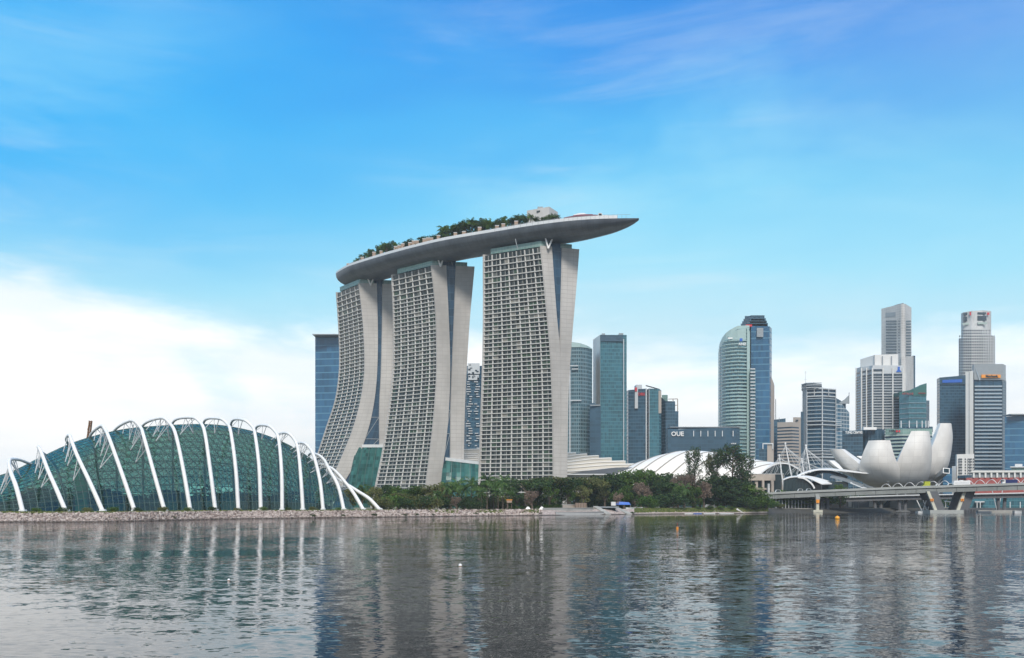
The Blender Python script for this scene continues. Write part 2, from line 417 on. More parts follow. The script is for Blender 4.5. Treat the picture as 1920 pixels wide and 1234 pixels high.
def path_strip(x0, x1, d0, d1, z=LZ + .02):
    n = 24
    for i in range(n):
        a, b = lerp(x0, x1, i / n), lerp(x0, x1, (i + 1) / n)
        mb.face([(WX(a, shore_d(a)), shore_d(a) + d0, z), (WX(b, shore_d(b)), shore_d(b) + d0, z), (WX(b, shore_d(b)), shore_d(b) + d1, z), (WX(a, shore_d(a)), shore_d(a) + d1, z)])
path_strip(735, 1200, 11.5, 26)
tag(mb.build('path', M['sand']), kind='structure')
# ================================================================ glass conservatory with white arches
def vecpath(tab): return [W(*q) for q in tab]
m, t, o = newmat('green glass')
gi = t.new('ShaderNodeNewGeometry')
uv = t.new('ShaderNodeUVMap').outputs[0]; s_ = t.new('ShaderNodeSeparateXYZ'); t.l.new(uv, s_.inputs[0])
cx = t.new('ShaderNodeCombineXYZ'); t.l.new(t.m('FLOOR', s_.outputs[0]), cx.inputs[0]); t.l.new(t.m('FLOOR', s_.outputs[1]), cx.inputs[1])
wn = t.new('ShaderNodeTexWhiteNoise', noise_dimensions='2D'); t.l.new(cx.outputs[0], wn.inputs['Vector'])
tr = t.new('ShaderNodeBsdfTransparent'); t.l.new(t.mix(wn.outputs[0], (0.46, 0.76, 0.68), (0.60, 0.88, 0.79)), tr.inputs[0])
gl = t.new('ShaderNodeBsdfGlossy'); gl.inputs['Roughness'].default_value = 0.06; gl.inputs[0].default_value = (0.80, 0.95, 0.88, 1)
df = t.new('ShaderNodeBsdfDiffuse'); df.inputs[0].default_value = (0.03, 0.10, 0.095, 1)
fr = t.new('ShaderNodeFresnel'); fr.inputs[0].default_value = 2.0
nz = t.noise(gi.outputs['Position'], 0.25, 2); b = t.new('ShaderNodeBump'); t.l.new(t.m('ADD', t.m('MULTIPLY', wn.outputs[0], 0.3), nz), b.inputs['Height'])
b.inputs['Strength'].default_value = 0.10; b.inputs['Distance'].default_value = 1.0; t.l.new(b.outputs[0], gl.inputs['Normal'])
m1 = t.new('ShaderNodeMixShader'); m1.inputs[0].default_value = 0.10; t.l.new(tr.outputs[0], m1.inputs[1]); t.l.new(df.outputs[0], m1.inputs[2])
m2 = t.new('ShaderNodeMixShader'); t.l.new(t.m('MULTIPLY', fr.outputs[0], 0.75, clamp=True), m2.inputs[0]); t.l.new(m1.outputs[0], m2.inputs[1]); t.l.new(gl.outputs[0], m2.inputs[2])
t.l.new(m2.outputs[0], o.inputs[0]); M['green_glass'] = m
M['mullion'] = solid('green grey steel', (0.07, 0.13, 0.125), 0.5)
M['lattice'] = solid('pale green steel lattice', (0.60, 0.74, 0.66), 0.5)
M['inner_dark'] = solid('dark beds and opening shade', (0.012, 0.028, 0.022), 0.9, var=0.5, scale=0.15)
M['teal_panel'] = solid('green glass wall panel', (0.05, 0.23, 0.16), 0.3)

dome = thing('glass_conservatory', 'long humped green glass conservatory under leaning white arches, at the water', 'conservatory', (-125, 420, LZ))
# columns of the shell: base px, ridge px, ridge row, depth of the base, arch number it belongs to
CS = [(-150, -205, 944, 352), (-60, -105, 915, 352), (43, 8, 889, 360), (124, 75, 858, 374), (193, 132, 832, 386), (253, 186, 815, 398), (309, 238, 804, 408), (357, 292, 799, 418),
      (404, 345, 796, 428), (447, 395, 796, 438), (488, 440, 802, 446), (529, 486, 813, 454), (567, 527, 829, 462), (604, 563, 850, 470), (634, 592, 874, 476), (652, 617, 900, 482), (664, 640, 938, 486)]
NS = len(CS)
def shell_pt(s, tt):
    """s runs along the shell, tt 0..1 up the front and 1..2 down the back."""
    i = min(int(s), NS - 2); f = s - i
    g = [interp([(k, CS[k][c]) for k in range(max(0, i - 1), min(NS, i + 3))], s) for c in range(4)]
    B = W(g[0], 0, g[3]); B.z = LZ
    Rr = W(g[1], g[2], g[3] + 24)
    K = Vector((Rr.x + (Rr.x - B.x) * 0.9 - 6, g[3] + 66, LZ))
    if tt <= 1:
        a = tt * math.pi / 2; h = 1 - math.cos(a) ** 1.0; z = math.sin(a)
        h = lerp(h, tt, 0.25)
        return Vector((lerp(B.x, Rr.x, h), lerp(B.y, Rr.y, h), lerp(B.z, Rr.z, z)))
    a = (tt - 1) * math.pi / 2
    return Vector((lerp(Rr.x, K.x, math.sin(a)), lerp(Rr.y, K.y, math.sin(a)), lerp(K.z, Rr.z, math.cos(a))))
NU, NF, NB = 96, 15, 14
rows = []; uvs = []
ts = [i / NF for i in range(NF + 1)] + [1 + (i + 1) / NB for i in range(NB)]
for i in range(NU + 1):
    s = i / NU * (NS - 1); rows.append([shell_pt(s, q) for q in ts]); uvs.append([(i + .5, j + .5) for j in range(len(ts))])
mb = MB()
for i in range(NU):
    for j in range(len(ts) - 1):
        mb.face([rows[i][j], rows[i + 1][j], rows[i + 1][j + 1], rows[i][j + 1]], 0, [(i + .1, j + .1), (i + .9, j + .1), (i + .9, j + .9), (i + .1, j + .9)])
mb.build('glass_shell', M['green_glass'], dome)
mb = MB()
for i in range(0, NU + 1):
    mb.tube(rows[i][:NF + 2], .13 if i % 2 else .22, .24, cap=False)
for j in range(0, NF + 2): mb.tube([r[j] for r in rows], .14, .2, cap=False)
mb.build('mullion_grid', M['mullion'], dome)
mb = MB()                                             # diagonal space frame under the far side, seen through the glass
for i in range(0, NU - 3):
    for j in range(NF, len(ts) - 3):
        dn = Vector((0.5, -1.2, -.6))
        if i % 2 == 0: mb.tube([rows[i][j] + dn, rows[i + 2][j + 1] + dn], .32, .32, cap=False)
        if i % 2 == 0: mb.tube([rows[i + 2][j] + dn, rows[i][j + 1] + dn], .28, .28, cap=False)
    if i % 1 == 0:
        for j in range(NF + 1, len(ts) - 1): mb.tube([rows[i][j] + dn, rows[i + 1][j] + dn], .45, .5, cap=False)
mb.build('roof_lattice', M['lattice'], dome)
mb = MB()                                             # planted terraces and slabs inside
rr = random.Random(5)
for (d0, d1, z0, z1, f0, f1) in ((16, 20, 0, 3.5, 1.2, 14.4), (30, 38, 0, 6.5, 1.6, 13.6), (44, 58, 0, 9, 2.2, 12.6)):
    n = 30; line = []
    for i in range(n + 1):
        s = lerp(f0, f1, i / n); B = shell_pt(s, 0); K = shell_pt(s, 2); q = B.lerp(K, (d0) / 66); q2 = B.lerp(K, d1 / 66)
        line.append((q, q2, LZ + z1 * (0.8 + 0.22 * math.sin(i * .9 + d0) + .08 * rr.random())))
    for i in range(n):
        (a, a2, h), (b_, b2, h2) = line[i], line[i + 1]
        mb.face([(a.x, a.y, LZ), (b_.x, b_.y, LZ), (b_.x, b_.y, h), (a.x, a.y, h)])
        mb.face([(a.x, a.y, h), (b_.x, b_.y, h), (b2.x, b2.y, h), (a2.x, a2.y, h)])
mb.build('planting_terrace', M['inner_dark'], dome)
mb = MB()                                             # floor slab edge seen behind the lower glass
for z in (LZ + 4.2, LZ + 7.6):
    mb.tube([shell_pt(s * .25 + 1.3, 0).lerp(shell_pt(s * .25 + 1.3, 2), .11) + Vector((0, 0, z - LZ)) for s in range(0, 52)], .5, .35, cap=True)
mb.build('gallery_floor', M['mullion'], dome)
mb = MB(); a = W(141, 957, 387); b_ = W(164, 957, 389)
a.z = b_.z = LZ; hh = WZ(889, 388)
mb.hexa([a, b_, b_ + Vector((0, 1.5, 0)), a + Vector((0, 1.5, 0)), (a.x, a.y, hh), (b_.x - .8, b_.y, hh), (b_.x - .8, b_.y + 1.5, hh), (a.x, a.y + 1.5, hh)])
mb.build('entrance_panel', M['teal_panel'], dome)

# arches: base, middle of the leg, shoulder, crown, the point where the far side sinks behind the glass
AR = [((43, 958), (31, 915), (20, 885), (17, 867), (23, 861), (47, 866)),
      ((124, 957), (106, 918), (90, 882), (78, 850), (72, 838), (76, 846)),
      ((193, 957), (170, 908), (146, 857), (135, 829), (130, 816), (125, 828)),
      ((253, 957), (231, 895), (207, 828), (198, 807), (189, 799), (168, 821)),
      ((309, 957), (290, 892), (270, 820), (263, 801), (245, 789), (213, 810)),
      ((357, 957), (345, 888), (330, 817), (319, 795), (302, 784), (267, 799)),
      ((404, 957), (394, 880), (384, 812), (375, 792), (359, 783), (325, 791)),
      ((447, 957), (442, 880), (433, 812), (426, 795), (411, 785), (383, 790)),
      ((489, 956), (486, 880), (479, 820), (473, 800), (455, 787), (434, 792)),
      ((529, 955), (528, 888), (523, 828), (515, 808), (500, 798), (480, 803)),
      ((568, 953), (564, 895), (559, 845), (551, 823), (537, 812), (520, 819)),
      ((606, 951), (600, 903), (589, 857), (580, 840), (569, 831), (556, 836)),
      ((645, 950), (634, 912), (617, 880), (608, 863), (596, 853), (580, 852)),
      ((682, 950), (663, 925), (645, 902), (634, 889), (620, 877), (600, 872)),
      ((713, 950), (693, 936), (672, 922), (655, 911), (640, 902), (618, 891))]
for i, a in enumerate(AR):
    if i < 14: d0 = lerp(352, 455, i / 12.5) if i > 1 else (350, 362)[i]
    else: d0 = 472
    d0 = [350, 363, 374, 386, 396, 405, 414, 423, 431, 439, 446, 453, 459, 465, 470][i]
    dd = [0, 3, 9, 15, 20, 34] if i < 13 else [0, 3, 6, 10, 15, 24]
    P = [W(q[0], q[1], d0 + e) for q, e in zip(a, dd)]
    P[0].z = LZ
    end = Vector((P[5].x + (P[5].x - P[4].x) * 1.1, d0 + 74, LZ)); mid = P[5].lerp(end, .5) + Vector((0, 0, (P[5].z - LZ) * .28))
    path = spline(P + [mid, end], 64)
    mb = MB()
    mb.tube(path, 1.75, 1.6, n=8, taper=lambda q: 1.0 - .35 * min(1, max(0, (q - .05) * 1.6)), up=(0.35, 1, 0.2))
    ar = mb.build('arch', M['white_paint'], dome, smooth=True)
    mb = MB(); q = P[0]                                  # cast shoe at the foot
    mb.hexa([(q.x - 1.3, q.y - 1.2, LZ - .3), (q.x + 1.3, q.y - 1.2, LZ - .3), (q.x + 1.3, q.y + 1.2, LZ - .3), (q.x - 1.3, q.y + 1.2, LZ - .3),
             (q.x - .9, q.y - .9, LZ + 1.1), (q.x + .9, q.y - .9, LZ + 1.1), (q.x + .9, q.y + .9, LZ + 1.1), (q.x - .9, q.y + .9, LZ + 1.1)])
    mb.build('foot', M['white_steel'], ar)
    mb = MB(); flat = [(r_i, q) for r_i, r in enumerate(rows) for q in r[5:NF + 3]]
    prev = None
    for n_, k in enumerate(range(15, 42, 3)):            # zigzag struts that tie the arch to the shell
        p_ = path[k]; r_i, g = min(flat, key=lambda e: (e[1] - p_).length_squared)
        if not 1.0 < (g - p_).length < 10: continue
        sd_ = 1 if n_ % 2 else -1; j = min(range(5, NF + 3), key=lambda j: (rows[r_i][j] - p_).length_squared)
        g = rows[min(NU, max(0, r_i + sd_))][j] + Vector((0, -.3, .2))
        mb.tube([p_, g], .34, .34, n=5)
        if prev is not None: mb.tube([prev, p_], .28, .28, n=5)
        prev = g
    if mb.v: mb.build('strut', M['white_steel'], ar)
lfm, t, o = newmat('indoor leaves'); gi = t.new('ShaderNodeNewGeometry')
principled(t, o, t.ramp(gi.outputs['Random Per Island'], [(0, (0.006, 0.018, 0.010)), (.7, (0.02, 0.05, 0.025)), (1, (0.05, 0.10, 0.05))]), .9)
mb = MB()
for k in range(90):                                  # clumps of palms and shrubs inside
    s = rr.uniform(1.4, 14.0); B = shell_pt(s, 0); K = shell_pt(s, 2); top_ = shell_pt(s, 1).z; c = B.lerp(K, rr.uniform(.16, .6)); h = rr.uniform(3, 9) * min(1, (top_ - LZ) / 30) + (3 if rr.random() < .3 else 0)
    for q in range(60):
        v = Vector((rr.gauss(0, 1.9), rr.gauss(0, 1.6), h * (.35 + .65 * rr.random()))); p_ = Vector((c.x, c.y, LZ)) + v; e = Vector((rr.uniform(-1, 1), rr.uniform(-.6, .6), rr.uniform(-.7, .7))) * .8; f_ = e.cross(Vector((.3, 1, .2))).normalized() * .35
        mb.face([p_ - e, p_ + f_, p_ + e, p_ - f_])
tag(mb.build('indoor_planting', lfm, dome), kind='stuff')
# ================================================================ three hotel towers
m, t, o = newmat('hotel windows')
uv = t.new('ShaderNodeUVMap').outputs[0]; s_ = t.new('ShaderNodeSeparateXYZ'); t.l.new(uv, s_.inputs[0])
cx = t.new('ShaderNodeCombineXYZ'); t.l.new(t.m('FLOOR', s_.outputs[0]), cx.inputs[0]); t.l.new(t.m('FLOOR', s_.outputs[1]), cx.inputs[1])
wn = t.new('ShaderNodeTexWhiteNoise', noise_dimensions='2D'); t.l.new(cx.outputs[0], wn.inputs['Vector'])
fu = t.m('FRACT', s_.outputs[0])
cur = t.m('MULTIPLY', t.m('GREATER_THAN', fu, t.mr(wn.outputs[0], 0, 1, .45, .95, False)), t.m('LESS_THAN', fu, .92))
c = t.ramp(wn.outputs[0], [(0, (0.012, 0.02, 0.022)), (0.45, (0.02, 0.032, 0.034)), (0.62, (0.04, 0.055, 0.058)), (0.78, (0.035, 0.075, 0.045)), (0.9, (0.10, 0.115, 0.11)), (1, (0.26, 0.25, 0.22))])
c = t.mix(t.m('MULTIPLY', cur, 0.55), c, (0.10, 0.11, 0.105))
principled(t, o, c, 0.15, spec=0.25); M['hotel_window'] = m
M['hotel_wall'] = curtain('pale cladding panels', (0.44, 0.425, 0.405), (0.31, 0.295, 0.28), fh=3.0, bw=4.2, lh=0.07, lv=0.03, var=0.035, rough=0.7, lrough=0.8)
M['hotel_band'] = solid('balcony edge', (0.54, 0.535, 0.515), 0.7, var=0.06)
M['blue_atrium'] = curtain('blue glass infill', (0.022, 0.062, 0.11), (0.035, 0.085, 0.135), fh=6.0, bw=3.0, lh=0.06, lv=0.06, var=0.25, rough=0.12)
M['crown_glass'] = curtain('pale green glass', (0.20, 0.33, 0.30), (0.36, 0.45, 0.42), fh=5.0, bw=2.5, lh=0.06, lv=0.06, var=0.12, rough=0.12)
M['atrium_glass'] = curtain('sea green glass', (0.035, 0.12, 0.11), (0.05, 0.15, 0.14), fh=3.0, bw=2.4, lh=0.06, lv=0.06, var=0.45, rough=0.15, spec=0.12)
ROOF = 188.0
FL = [ROOF - 0.4]
def hotel(label, Dc, k, A, B, C, E, Lf, U, bays, big, gapbase):
    """A..E: edges of the end wall as (row, px): front slab outer, front slab inner, back slab inner, back slab outer."""
    px0 = A[0][1]
    root = thing('hotel_tower', label, 'hotel tower', (WX(interp(A, 900), Dc), Dc, LZ), 'three matching hotel towers')
    UV_ = Vector((U[0], U[1], 0)); un = UV_.normalized(); Ln = UV_.length
    def pt(tab, z):
        y = HZ - (z - CAMH) * F / Dc; px = interp(tab, y); d = Dc + k * (px - px0)
        return Vector((WX(px, d), d, z))
    Df = Dc + U[1]
    def Uz(z):
        y = HZ - (z - CAMH) * F / Df; a = pt(A, z); return Vector((WX(interp(Lf, y), Df) - a.x, U[1], 0))
    fl = [ROOF]
    z = ROOF
    for i in range(big): z -= 4.1; fl.append(z)
    while z - 3.04 > LZ + 2: z -= 3.04; fl.append(z)
    fl.reverse(); n = len(fl)
    wdir = Vector((1, k * px0 * 0, 0)); wdir = (pt(B, 100) - pt(A, 100)); wdir.z = 0; wdir.normalize()
    REC = 1.15
    # dark recessed glazing
    mb = MB(); hb = bays * 2
    for i in range(n - 1):
        a, b_ = pt(A, fl[i]) + wdir * REC, pt(A, fl[i + 1]) + wdir * REC
        mb.face([a + Uz(fl[i]), a, b_, b_ + Uz(fl[i + 1])], 0, [(0.01, i + .01), (hb - .01, i + .01), (hb - .01, i + .99), (0.01, i + .99)])
    mb.build('window_wall', M['hotel_window'], root)
    plain = set(range(n - big - 1, n)) if big == 5 else set(range(0, 6))
    if bays == 6: plain |= {i for i in range(n) if 722 < HZ - (fl[i] - CAMH) * F / Dc < 756}
    for i in range(n - 1):
        z0, z1 = fl[i], fl[i + 1];  hh = .29
        mb = MB()
        a = pt(A, z0); e = .06 * wdir
        def slab(aa, z, h):
            lo, hi = aa + Vector((0, 0, z - aa.z - h)), aa + Vector((0, 0, z - aa.z + h))
            st = un * .45; UV_ = Uz(z)
            mb.hexa([lo + st, lo + st + wdir * REC, lo + UV_ + wdir * REC, lo + UV_, hi + st, hi + st + wdir * REC, hi + UV_ + wdir * REC, hi + UV_])
        slab(a, z0, hh)
        b_ = pt(A, z1)
        for q in range(hb + 1):
            f = q / hb
            if f < .01: continue
            major = (q % 2 == 0); th = .12 if major else .06; st = 0.35 if major else .98
            if not major and i in plain: continue
            lo = a + Uz(z0) * f + Vector((0, 0, hh)); hi = b_ + Uz(z1) * f - Vector((0, 0, hh))
            mb.hexa([lo - un * th + wdir * st, lo - un * th + wdir * REC, lo + un * th + wdir * REC, lo + un * th + wdir * st,
                     hi - un * th + wdir * st, hi - un * th + wdir * REC, hi + un * th + wdir * REC, hi + un * th + wdir * st])
        mb.build('balcony_row', M['hotel_band'], root)
    zs = [LZ + (ROOF + .9 - LZ) * i / 48 for i in range(49)]
    def blade(name, P, Q, thick, off, mat, zlist=zs, far=None):
        """A slab of wall whose two edges follow the curves P and Q, thick along the tower."""
        mb = MB(); rings = []; uvs = []
        for z in zlist:
            p, q = pt(P, z), pt(Q, z); s0 = un * off; s1 = un * (off + thick)
            if far is not None: s0 = un * off if far == 1 else Uz(z) - un * .4; s1 = Uz(z) - un * .4 if far == 1 else Uz(z) + un * .5
            rings.append([p + s0, q + s0, q + s1, p + s1])
            w_ = (q - p).length; uvs.append([(0, z), (w_, z), (w_ + thick, z), (2 * w_ + thick, z), (2 * w_ + 2 * thick, z)])
        mb.loft(rings, 0, True, uvs); b0 = mb.vs(rings[-1]); mb.idx([b0, b0 + 1, b0 + 2, b0 + 3])
        return mb.build(name, mat, root)
    blade('end_wall', A, B, .9, -.5, M['hotel_wall'])
    blade('end_wall', A, B, .9, Ln - .3, M['hotel_wall'], zs, 2)
    A2 = [(y, x + 9) for y, x in A]
    blade('slab_core', A2, B, Ln - .9, .45, M['hotel_wall'], [LZ + (ROOF - .6 - LZ) * i / 48 for i in range(49)], 1)
    blade('end_wall', C, E, .9, -.5, M['hotel_wall'])
    C2 = [(y, x + .6) for y, x in C]; E2 = [(y, x - .6) for y, x in E]
    blade('slab_core', C2, E2, Ln - .9, .45, M['hotel_wall'], [LZ + (ROOF - .6 - LZ) * i / 48 for i in range(49)])
    zb = [z for z in zs if WZ(gapbase, Dc) <= z] if gapbase else zs
    blade('glass_infill', [(y, x - 1) for y, x in B], [(y, x + 1) for y, x in C], 1.2, .7, M['blue_atrium'], zs)
    mb = MB()                                     # cross bracing behind the infill glass edge
    for (za, zb_) in ((60, 78), (40, 60)):
        p, q = pt(B, za) + un * .4, pt(C, zb_) + un * .4
        mb.tube([p, q], .5, .5)
        mb.tube([pt(B, zb_) + un * .4, pt(C, zb_) + un * .4], .45, .45)
    mb.build('brace', M['grey_steel'], root)
    # glazed storeys under the deck
    for (P, Q, nm) in ((A, B, 'crown_glazing'), (C, E, 'crown_glazing')):
        p, q = pt(P, ROOF) + wdir * 1.6 + un * 1.2, pt(Q, ROOF) - wdir * 1.4 + un * 1.2
        if P is C: q = p.lerp(q, .72)
        far = UV_ * ((Ln - 6) / Ln)
        mb = MB(); mb.prism([(p.x, p.y), (q.x, q.y), (q.x + far.x, q.y + far.y), (p.x + far.x, p.y + far.y)], ROOF + .7, ROOF + (4.6 if P is A else 4.2), 0)
        mb.build(nm, M['crown_glass'], root)
    p, q = pt(B, ROOF), pt(C, ROOF)
    mb = MB(); p = p + un * 3 - wdir * 2; q = q + un * 3 + wdir * 2
    mb.prism([(p.x, p.y), (q.x, q.y), (q.x + UV_.x * .8, q.y + UV_.y * .8), (p.x + UV_.x * .8, p.y + UV_.y * .8)], ROOF + .72, ROOF + 6, 0)
    mb.build('core_head', M['blue_atrium'], root)
    return root, pt, un, wdir, UV_

HT = {}
HT['L'] = hotel('grey hotel tower whose foot sweeps out furthest, leftmost of the three towers, behind the conservatory', 848, .055,
    [(533, 672), (575, 677), (620, 681), (690, 683), (730, 679), (770, 671), (810, 659), (850, 643), (885, 628), (950, 600)],
    [(533, 706), (620, 708), (690, 707), (740, 703), (790, 694), (830, 682), (870, 666), (896, 650), (950, 622)],
    [(533, 717), (620, 716), (700, 714), (760, 711), (833, 711), (950, 711)],
    [(533, 748), (620, 746), (700, 743), (760, 741), (950, 740)], [(550, 630), (585, 632.5), (620, 634.5), (660, 636), (700, 635), (750, 628), (800, 612), (850, 596), (885, 582), (950, 556)], (-25.2, 36.7), 5, 5, 838)
HT['M'] = hotel('grey hotel tower with gently curved end wall, middle of the three towers', 783.5, .07,
    [(499, 808), (530, 811.5), (560, 814.5), (600, 817), (640, 818), (700, 818), (740, 816), (800, 811), (860, 804), (915, 797), (950, 793)],
    [(499, 836), (580, 840), (660, 843), (720, 843), (780, 840), (835, 835), (880, 829), (917, 825), (950, 822)],
    [(499, 855), (600, 851), (700, 847), (760, 845), (860, 844), (950, 843)],
    [(499, 889), (600, 880), (680, 875), (760, 871), (860, 869), (950, 868)], [(517, 734), (560, 736), (600, 737), (680, 737), (720, 734), (780, 727), (840, 718), (900, 706), (950, 695)], (-34.1, 33), 6, 5, 860)
HT['R'] = hotel('widest grey hotel tower, with a dark wedge of glass narrowing down its end', 725, .147,
    [(463, 1013), (510, 1018), (560, 1022.5), (640, 1030), (700, 1033.5), (780, 1036), (895, 1037), (950, 1037)],
    [(463, 1034), (530, 1038.5), (590, 1043), (655, 1049), (740, 1050), (950, 1050)],
    [(463, 1054), (530, 1052.5), (590, 1051), (655, 1049.6), (740, 1050.4), (950, 1050.4)],
    [(463, 1085), (530, 1080), (588, 1075), (650, 1070), (740, 1065), (850, 1063), (950, 1061)], [(480, 906), (600, 906), (700, 904), (760, 902), (880, 898), (950, 895)], (-41.2, 26), 7, 6, None)
for key, base, tips, small in (('L', (695, 534), ((685, 517), (703, 519)), ((680, 519), (714, 521))), ('M', (826, 499), ((817, 480), (833, 484)), ((805, 483), (846, 488))),
                               ('R', (1028, 465), ((1021, 446), (1037, 451)), ((1005, 450), (968, 456)))):
    root, pt, un, wd, U_ = HT[key]; d = root.location.y - .6
    for tp in tips:
        mb = MB(); mb.tube([W(*base, d) - Vector((0, 0, .5)), W(*tp, d + 1) + Vector((0, 0, 2.5))], 1.25, 1.25, n=6); mb.build('strut', M['white_paint'], root)
    for sx_, sy_ in small:
        mb = MB(); q = W(sx_, sy_, d + 6); mb.tube([q + Vector((.9, 0, -4)), q + Vector((-.6, 0, 3))], .7, .7, n=6); mb.build('strut', M['grey_steel'], root)

# sloping glass atriums between the towers, at their feet
def atrium(label, quadtop, quadbot, D0, D1, near):
    a, b_ = W(*quadtop[0], D0 + 6), W(*quadtop[1], D1 + 6); c, d = W(*quadbot[0], D0 - 4), W(*quadbot[1], D1 - 4); c.z = d.z = LZ
    root = thing('glass_atrium', label, 'atrium', ((c.x + d.x) / 2, c.y, LZ), 'atriums joining the hotel towers')
    mb = MB(); n = 8
    rings = []; uvs = []
    for i in range(13):
        f = i / 12; r = []; u = []
        for j in range(n + 1):
            g = j / n; p = c.lerp(d, g).lerp(a.lerp(b_, g), f); p.y -= math.sin(f * math.pi) * 3 + (1.2 if j % 2 else -1.2); r.append(p); u.append((g * 24, p.z))
        rings.append(r); uvs.append(u)
    mb.loft(rings, 0, False, uvs); mb.build('glazing', M['atrium_glass'], root)
    mb = MB(); up_ = Vector((0, 0, 2.4)); bk = Vector((0, 14, .3))
    mb.hexa([a, b_, b_ + bk, a + bk, a + up_, b_ + up_, b_ + up_ + bk, a + up_ + bk]); mb.build('roof_edge', M['white_steel'], root)
    mb = MB()
    for j in range(0, n + 1, 2): mb.tube([q[j] + Vector((0, -.4, 0)) for q in rings], .35, .35)
    mb.build('glazing_rib', M['mullion'], root)
atrium('sloping green glass atrium between the leftmost and middle hotel towers', ((668, 839), (718, 839)), ((645, 0), (706, 0)), 843, 838, 0)
atrium('low green glass atrium between the middle and widest hotel towers', ((831, 863), (898, 871)), ((824, 0), (904, 0)), 781, 764, 0)

# ================================================================ boat-shaped deck across the towers
DZ = 202.0
NE = [(622, 519), (626, 516), (634, 510), (646, 503), (660, 497), (700, 484.5), (740, 473), (780, 462.5), (820, 453), (860, 445.5), (920, 435.5), (990, 424), (1050, 416), (1100, 411.5), (1150, 409.5), (1198, 409)]
ne = [W(px, py, (DZ - CAMH) * F / (HZ - py)) for px, py in NE]
path = spline(ne, 90)
m, t, o = newmat('hull plates')
gi = t.new('ShaderNodeNewGeometry'); uv = t.new('ShaderNodeUVMap').outputs[0]; s_ = t.new('ShaderNodeSeparateXYZ'); t.l.new(uv, s_.inputs[0])
l1 = t.m('LESS_THAN', t.m('FRACT', t.m('DIVIDE', s_.outputs[0], 4.0)), .06); l2 = t.m('LESS_THAN', t.m('FRACT', t.m('MULTIPLY', s_.outputs[1], 16)), .08)
c = t.mix(t.m('MULTIPLY', t.m('MAXIMUM', l1, l2), .45), t.mix(t.mr(t.noise(gi.outputs['Position'], .12, 5), .3, .7), (0.085, 0.10, 0.122), (0.13, 0.15, 0.175)), (0.05, 0.055, 0.06))
principled(t, o, c, 0.42, 0.2); M['hull'] = m
park = thing('roof_deck', 'long boat-shaped roof deck lying across the three hotel towers', 'roof deck', tuple(path[45]))
rings, uvs, deck = [], [], []; n = len(path)
cum = 0
for i, p in enumerate(path):
    tg = (path[min(i + 1, n - 1)] - path[max(i - 1, 0)]); tg.z = 0; tg.normalize(); nr = Vector((-tg.y, tg.x, 0))
    if nr.y < 0: nr = -nr
    f = i / (n - 1)
    wd = 37 * min(1, max(0.02, 1 - max(0, (f - .70) / .30) ** 2.6)) ** .6 * math.sqrt(min(1, (f + .004) / .10))
    dp = 10.6 * (1 - .12 * f) * min(1, max(.02, 1 - max(0, (f - .70) / .30) ** 2.6)) ** .55 * math.sqrt(min(1, (f + .01) / .11))
    cl = nr * (18.5 - wd / 2) * (1 if f < .3 else .35)
    p0 = p + (nr * (18.5 - wd / 2) if f < .3 else nr * 0)
    if i: cum += (p - path[i - 1]).length
    r, u = [], []
    for j in range(15):
        th = math.pi * j / 14
        r.append(p0 + nr * (wd / 2 * (1 - math.cos(th))) + Vector((0, 0, -dp * math.sin(th) ** .85))); u.append((cum, j / 14))
    rings.append(r); uvs.append(u); deck.append((p0, nr, wd))
mb = MB(); mb.loft(rings, 0, False, uvs); mb.build('hull', M['hull'], park, smooth=True)
mb = MB()
for i in range(n - 1): mb.face([rings[i][0], rings[i + 1][0], rings[i + 1][14], rings[i][14]])
mb.build('deck_floor', M['concrete'], park)
mb = MB(); inn = 0.5
for i in range(1, n - 6):
    (a, na, wa), (b_, nb, wb) = deck[i], deck[i + 1]
    for (oa, ob, z0, z1, dz) in ((0.15, .55, -.2, 1.5, 0), (1.6, 2.0, 0, 2.6, 0)):
        if oa > 2 and (i < 4 or i > n - 20 or wa < 14): continue
        sag = 0.35 * math.sin(i * 1.7) * (1 if oa > 2 else 0)
        q = [a + na * oa, b_ + nb * oa, b_ + nb * ob, a + na * ob]
        mb.hexa([v + Vector((0, 0, z0)) for v in q] + [v + Vector((0, 0, z1 + sag)) for v in q])
mb.build('parapet', M['white_steel'], park)
mb = MB()
for i in range(1, n - 6):
    (a, na, wa), (b_, nb, wb) = deck[i], deck[i + 1]
    if wa < 8: continue
    q = [a + na * (wa - .6), b_ + nb * (wb - .6), b_ + nb * (wb - .2), a + na * (wa - .2)]
    mb.hexa([v for v in q] + [v + Vector((0, 0, 1.6)) for v in q])
mb.build('parapet', M['white_steel'], park)
def deckpt(px, off, z=0):
    best = min(range(n), key=lambda i: abs(path[i].x / path[i].y - (px - 960) / F)); a, na, wa = deck[best]
    return a + na * off + Vector((0, 0, z))
mb = MB()                                         # thin rails with posts along the prow
for i in range(60, n - 3):
    a, na, wa = deck[i]; b_, nb, wb = deck[i + 1]
    mb.tube([a + na * .2 + Vector((0, 0, 2.6)), b_ + nb * .2 + Vector((0, 0, 2.6))], .14, .14)
    mb.tube([a + na * .2, a + na * .2 + Vector((0, 0, 2.6))], .14, .14)
mb.build('railing', M['grey_steel'], park)
mb = MB(); a, b_, c = W(988, 0, 748), W(1030, 0, 738), W(1046, 0, 752); q = [(v.x, v.y) for v in (a, b_, c)]; q.append((a.x + c.x - b_.x, a.y + c.y - b_.y))
mb.prism(q, DZ, WZ(392, 744)); lift = mb.build('plant_room', M['pale_wall'], park)
mb = MB(); q_ = W(1010, 396.5, 742.6); mb.box(q_, (3, .5, 1.2), 0, -.24); mb.build('louvre', M['dark_steel'], lift)
mb = MB(); q_ = W(1013, 390.5, 748); mb.box(q_, (4, 2.5, 1.6)); mb.build('roof_unit', M['grey_steel'], lift)
mb = MB()                                         # red-edged restaurant roof and pale curved canopy
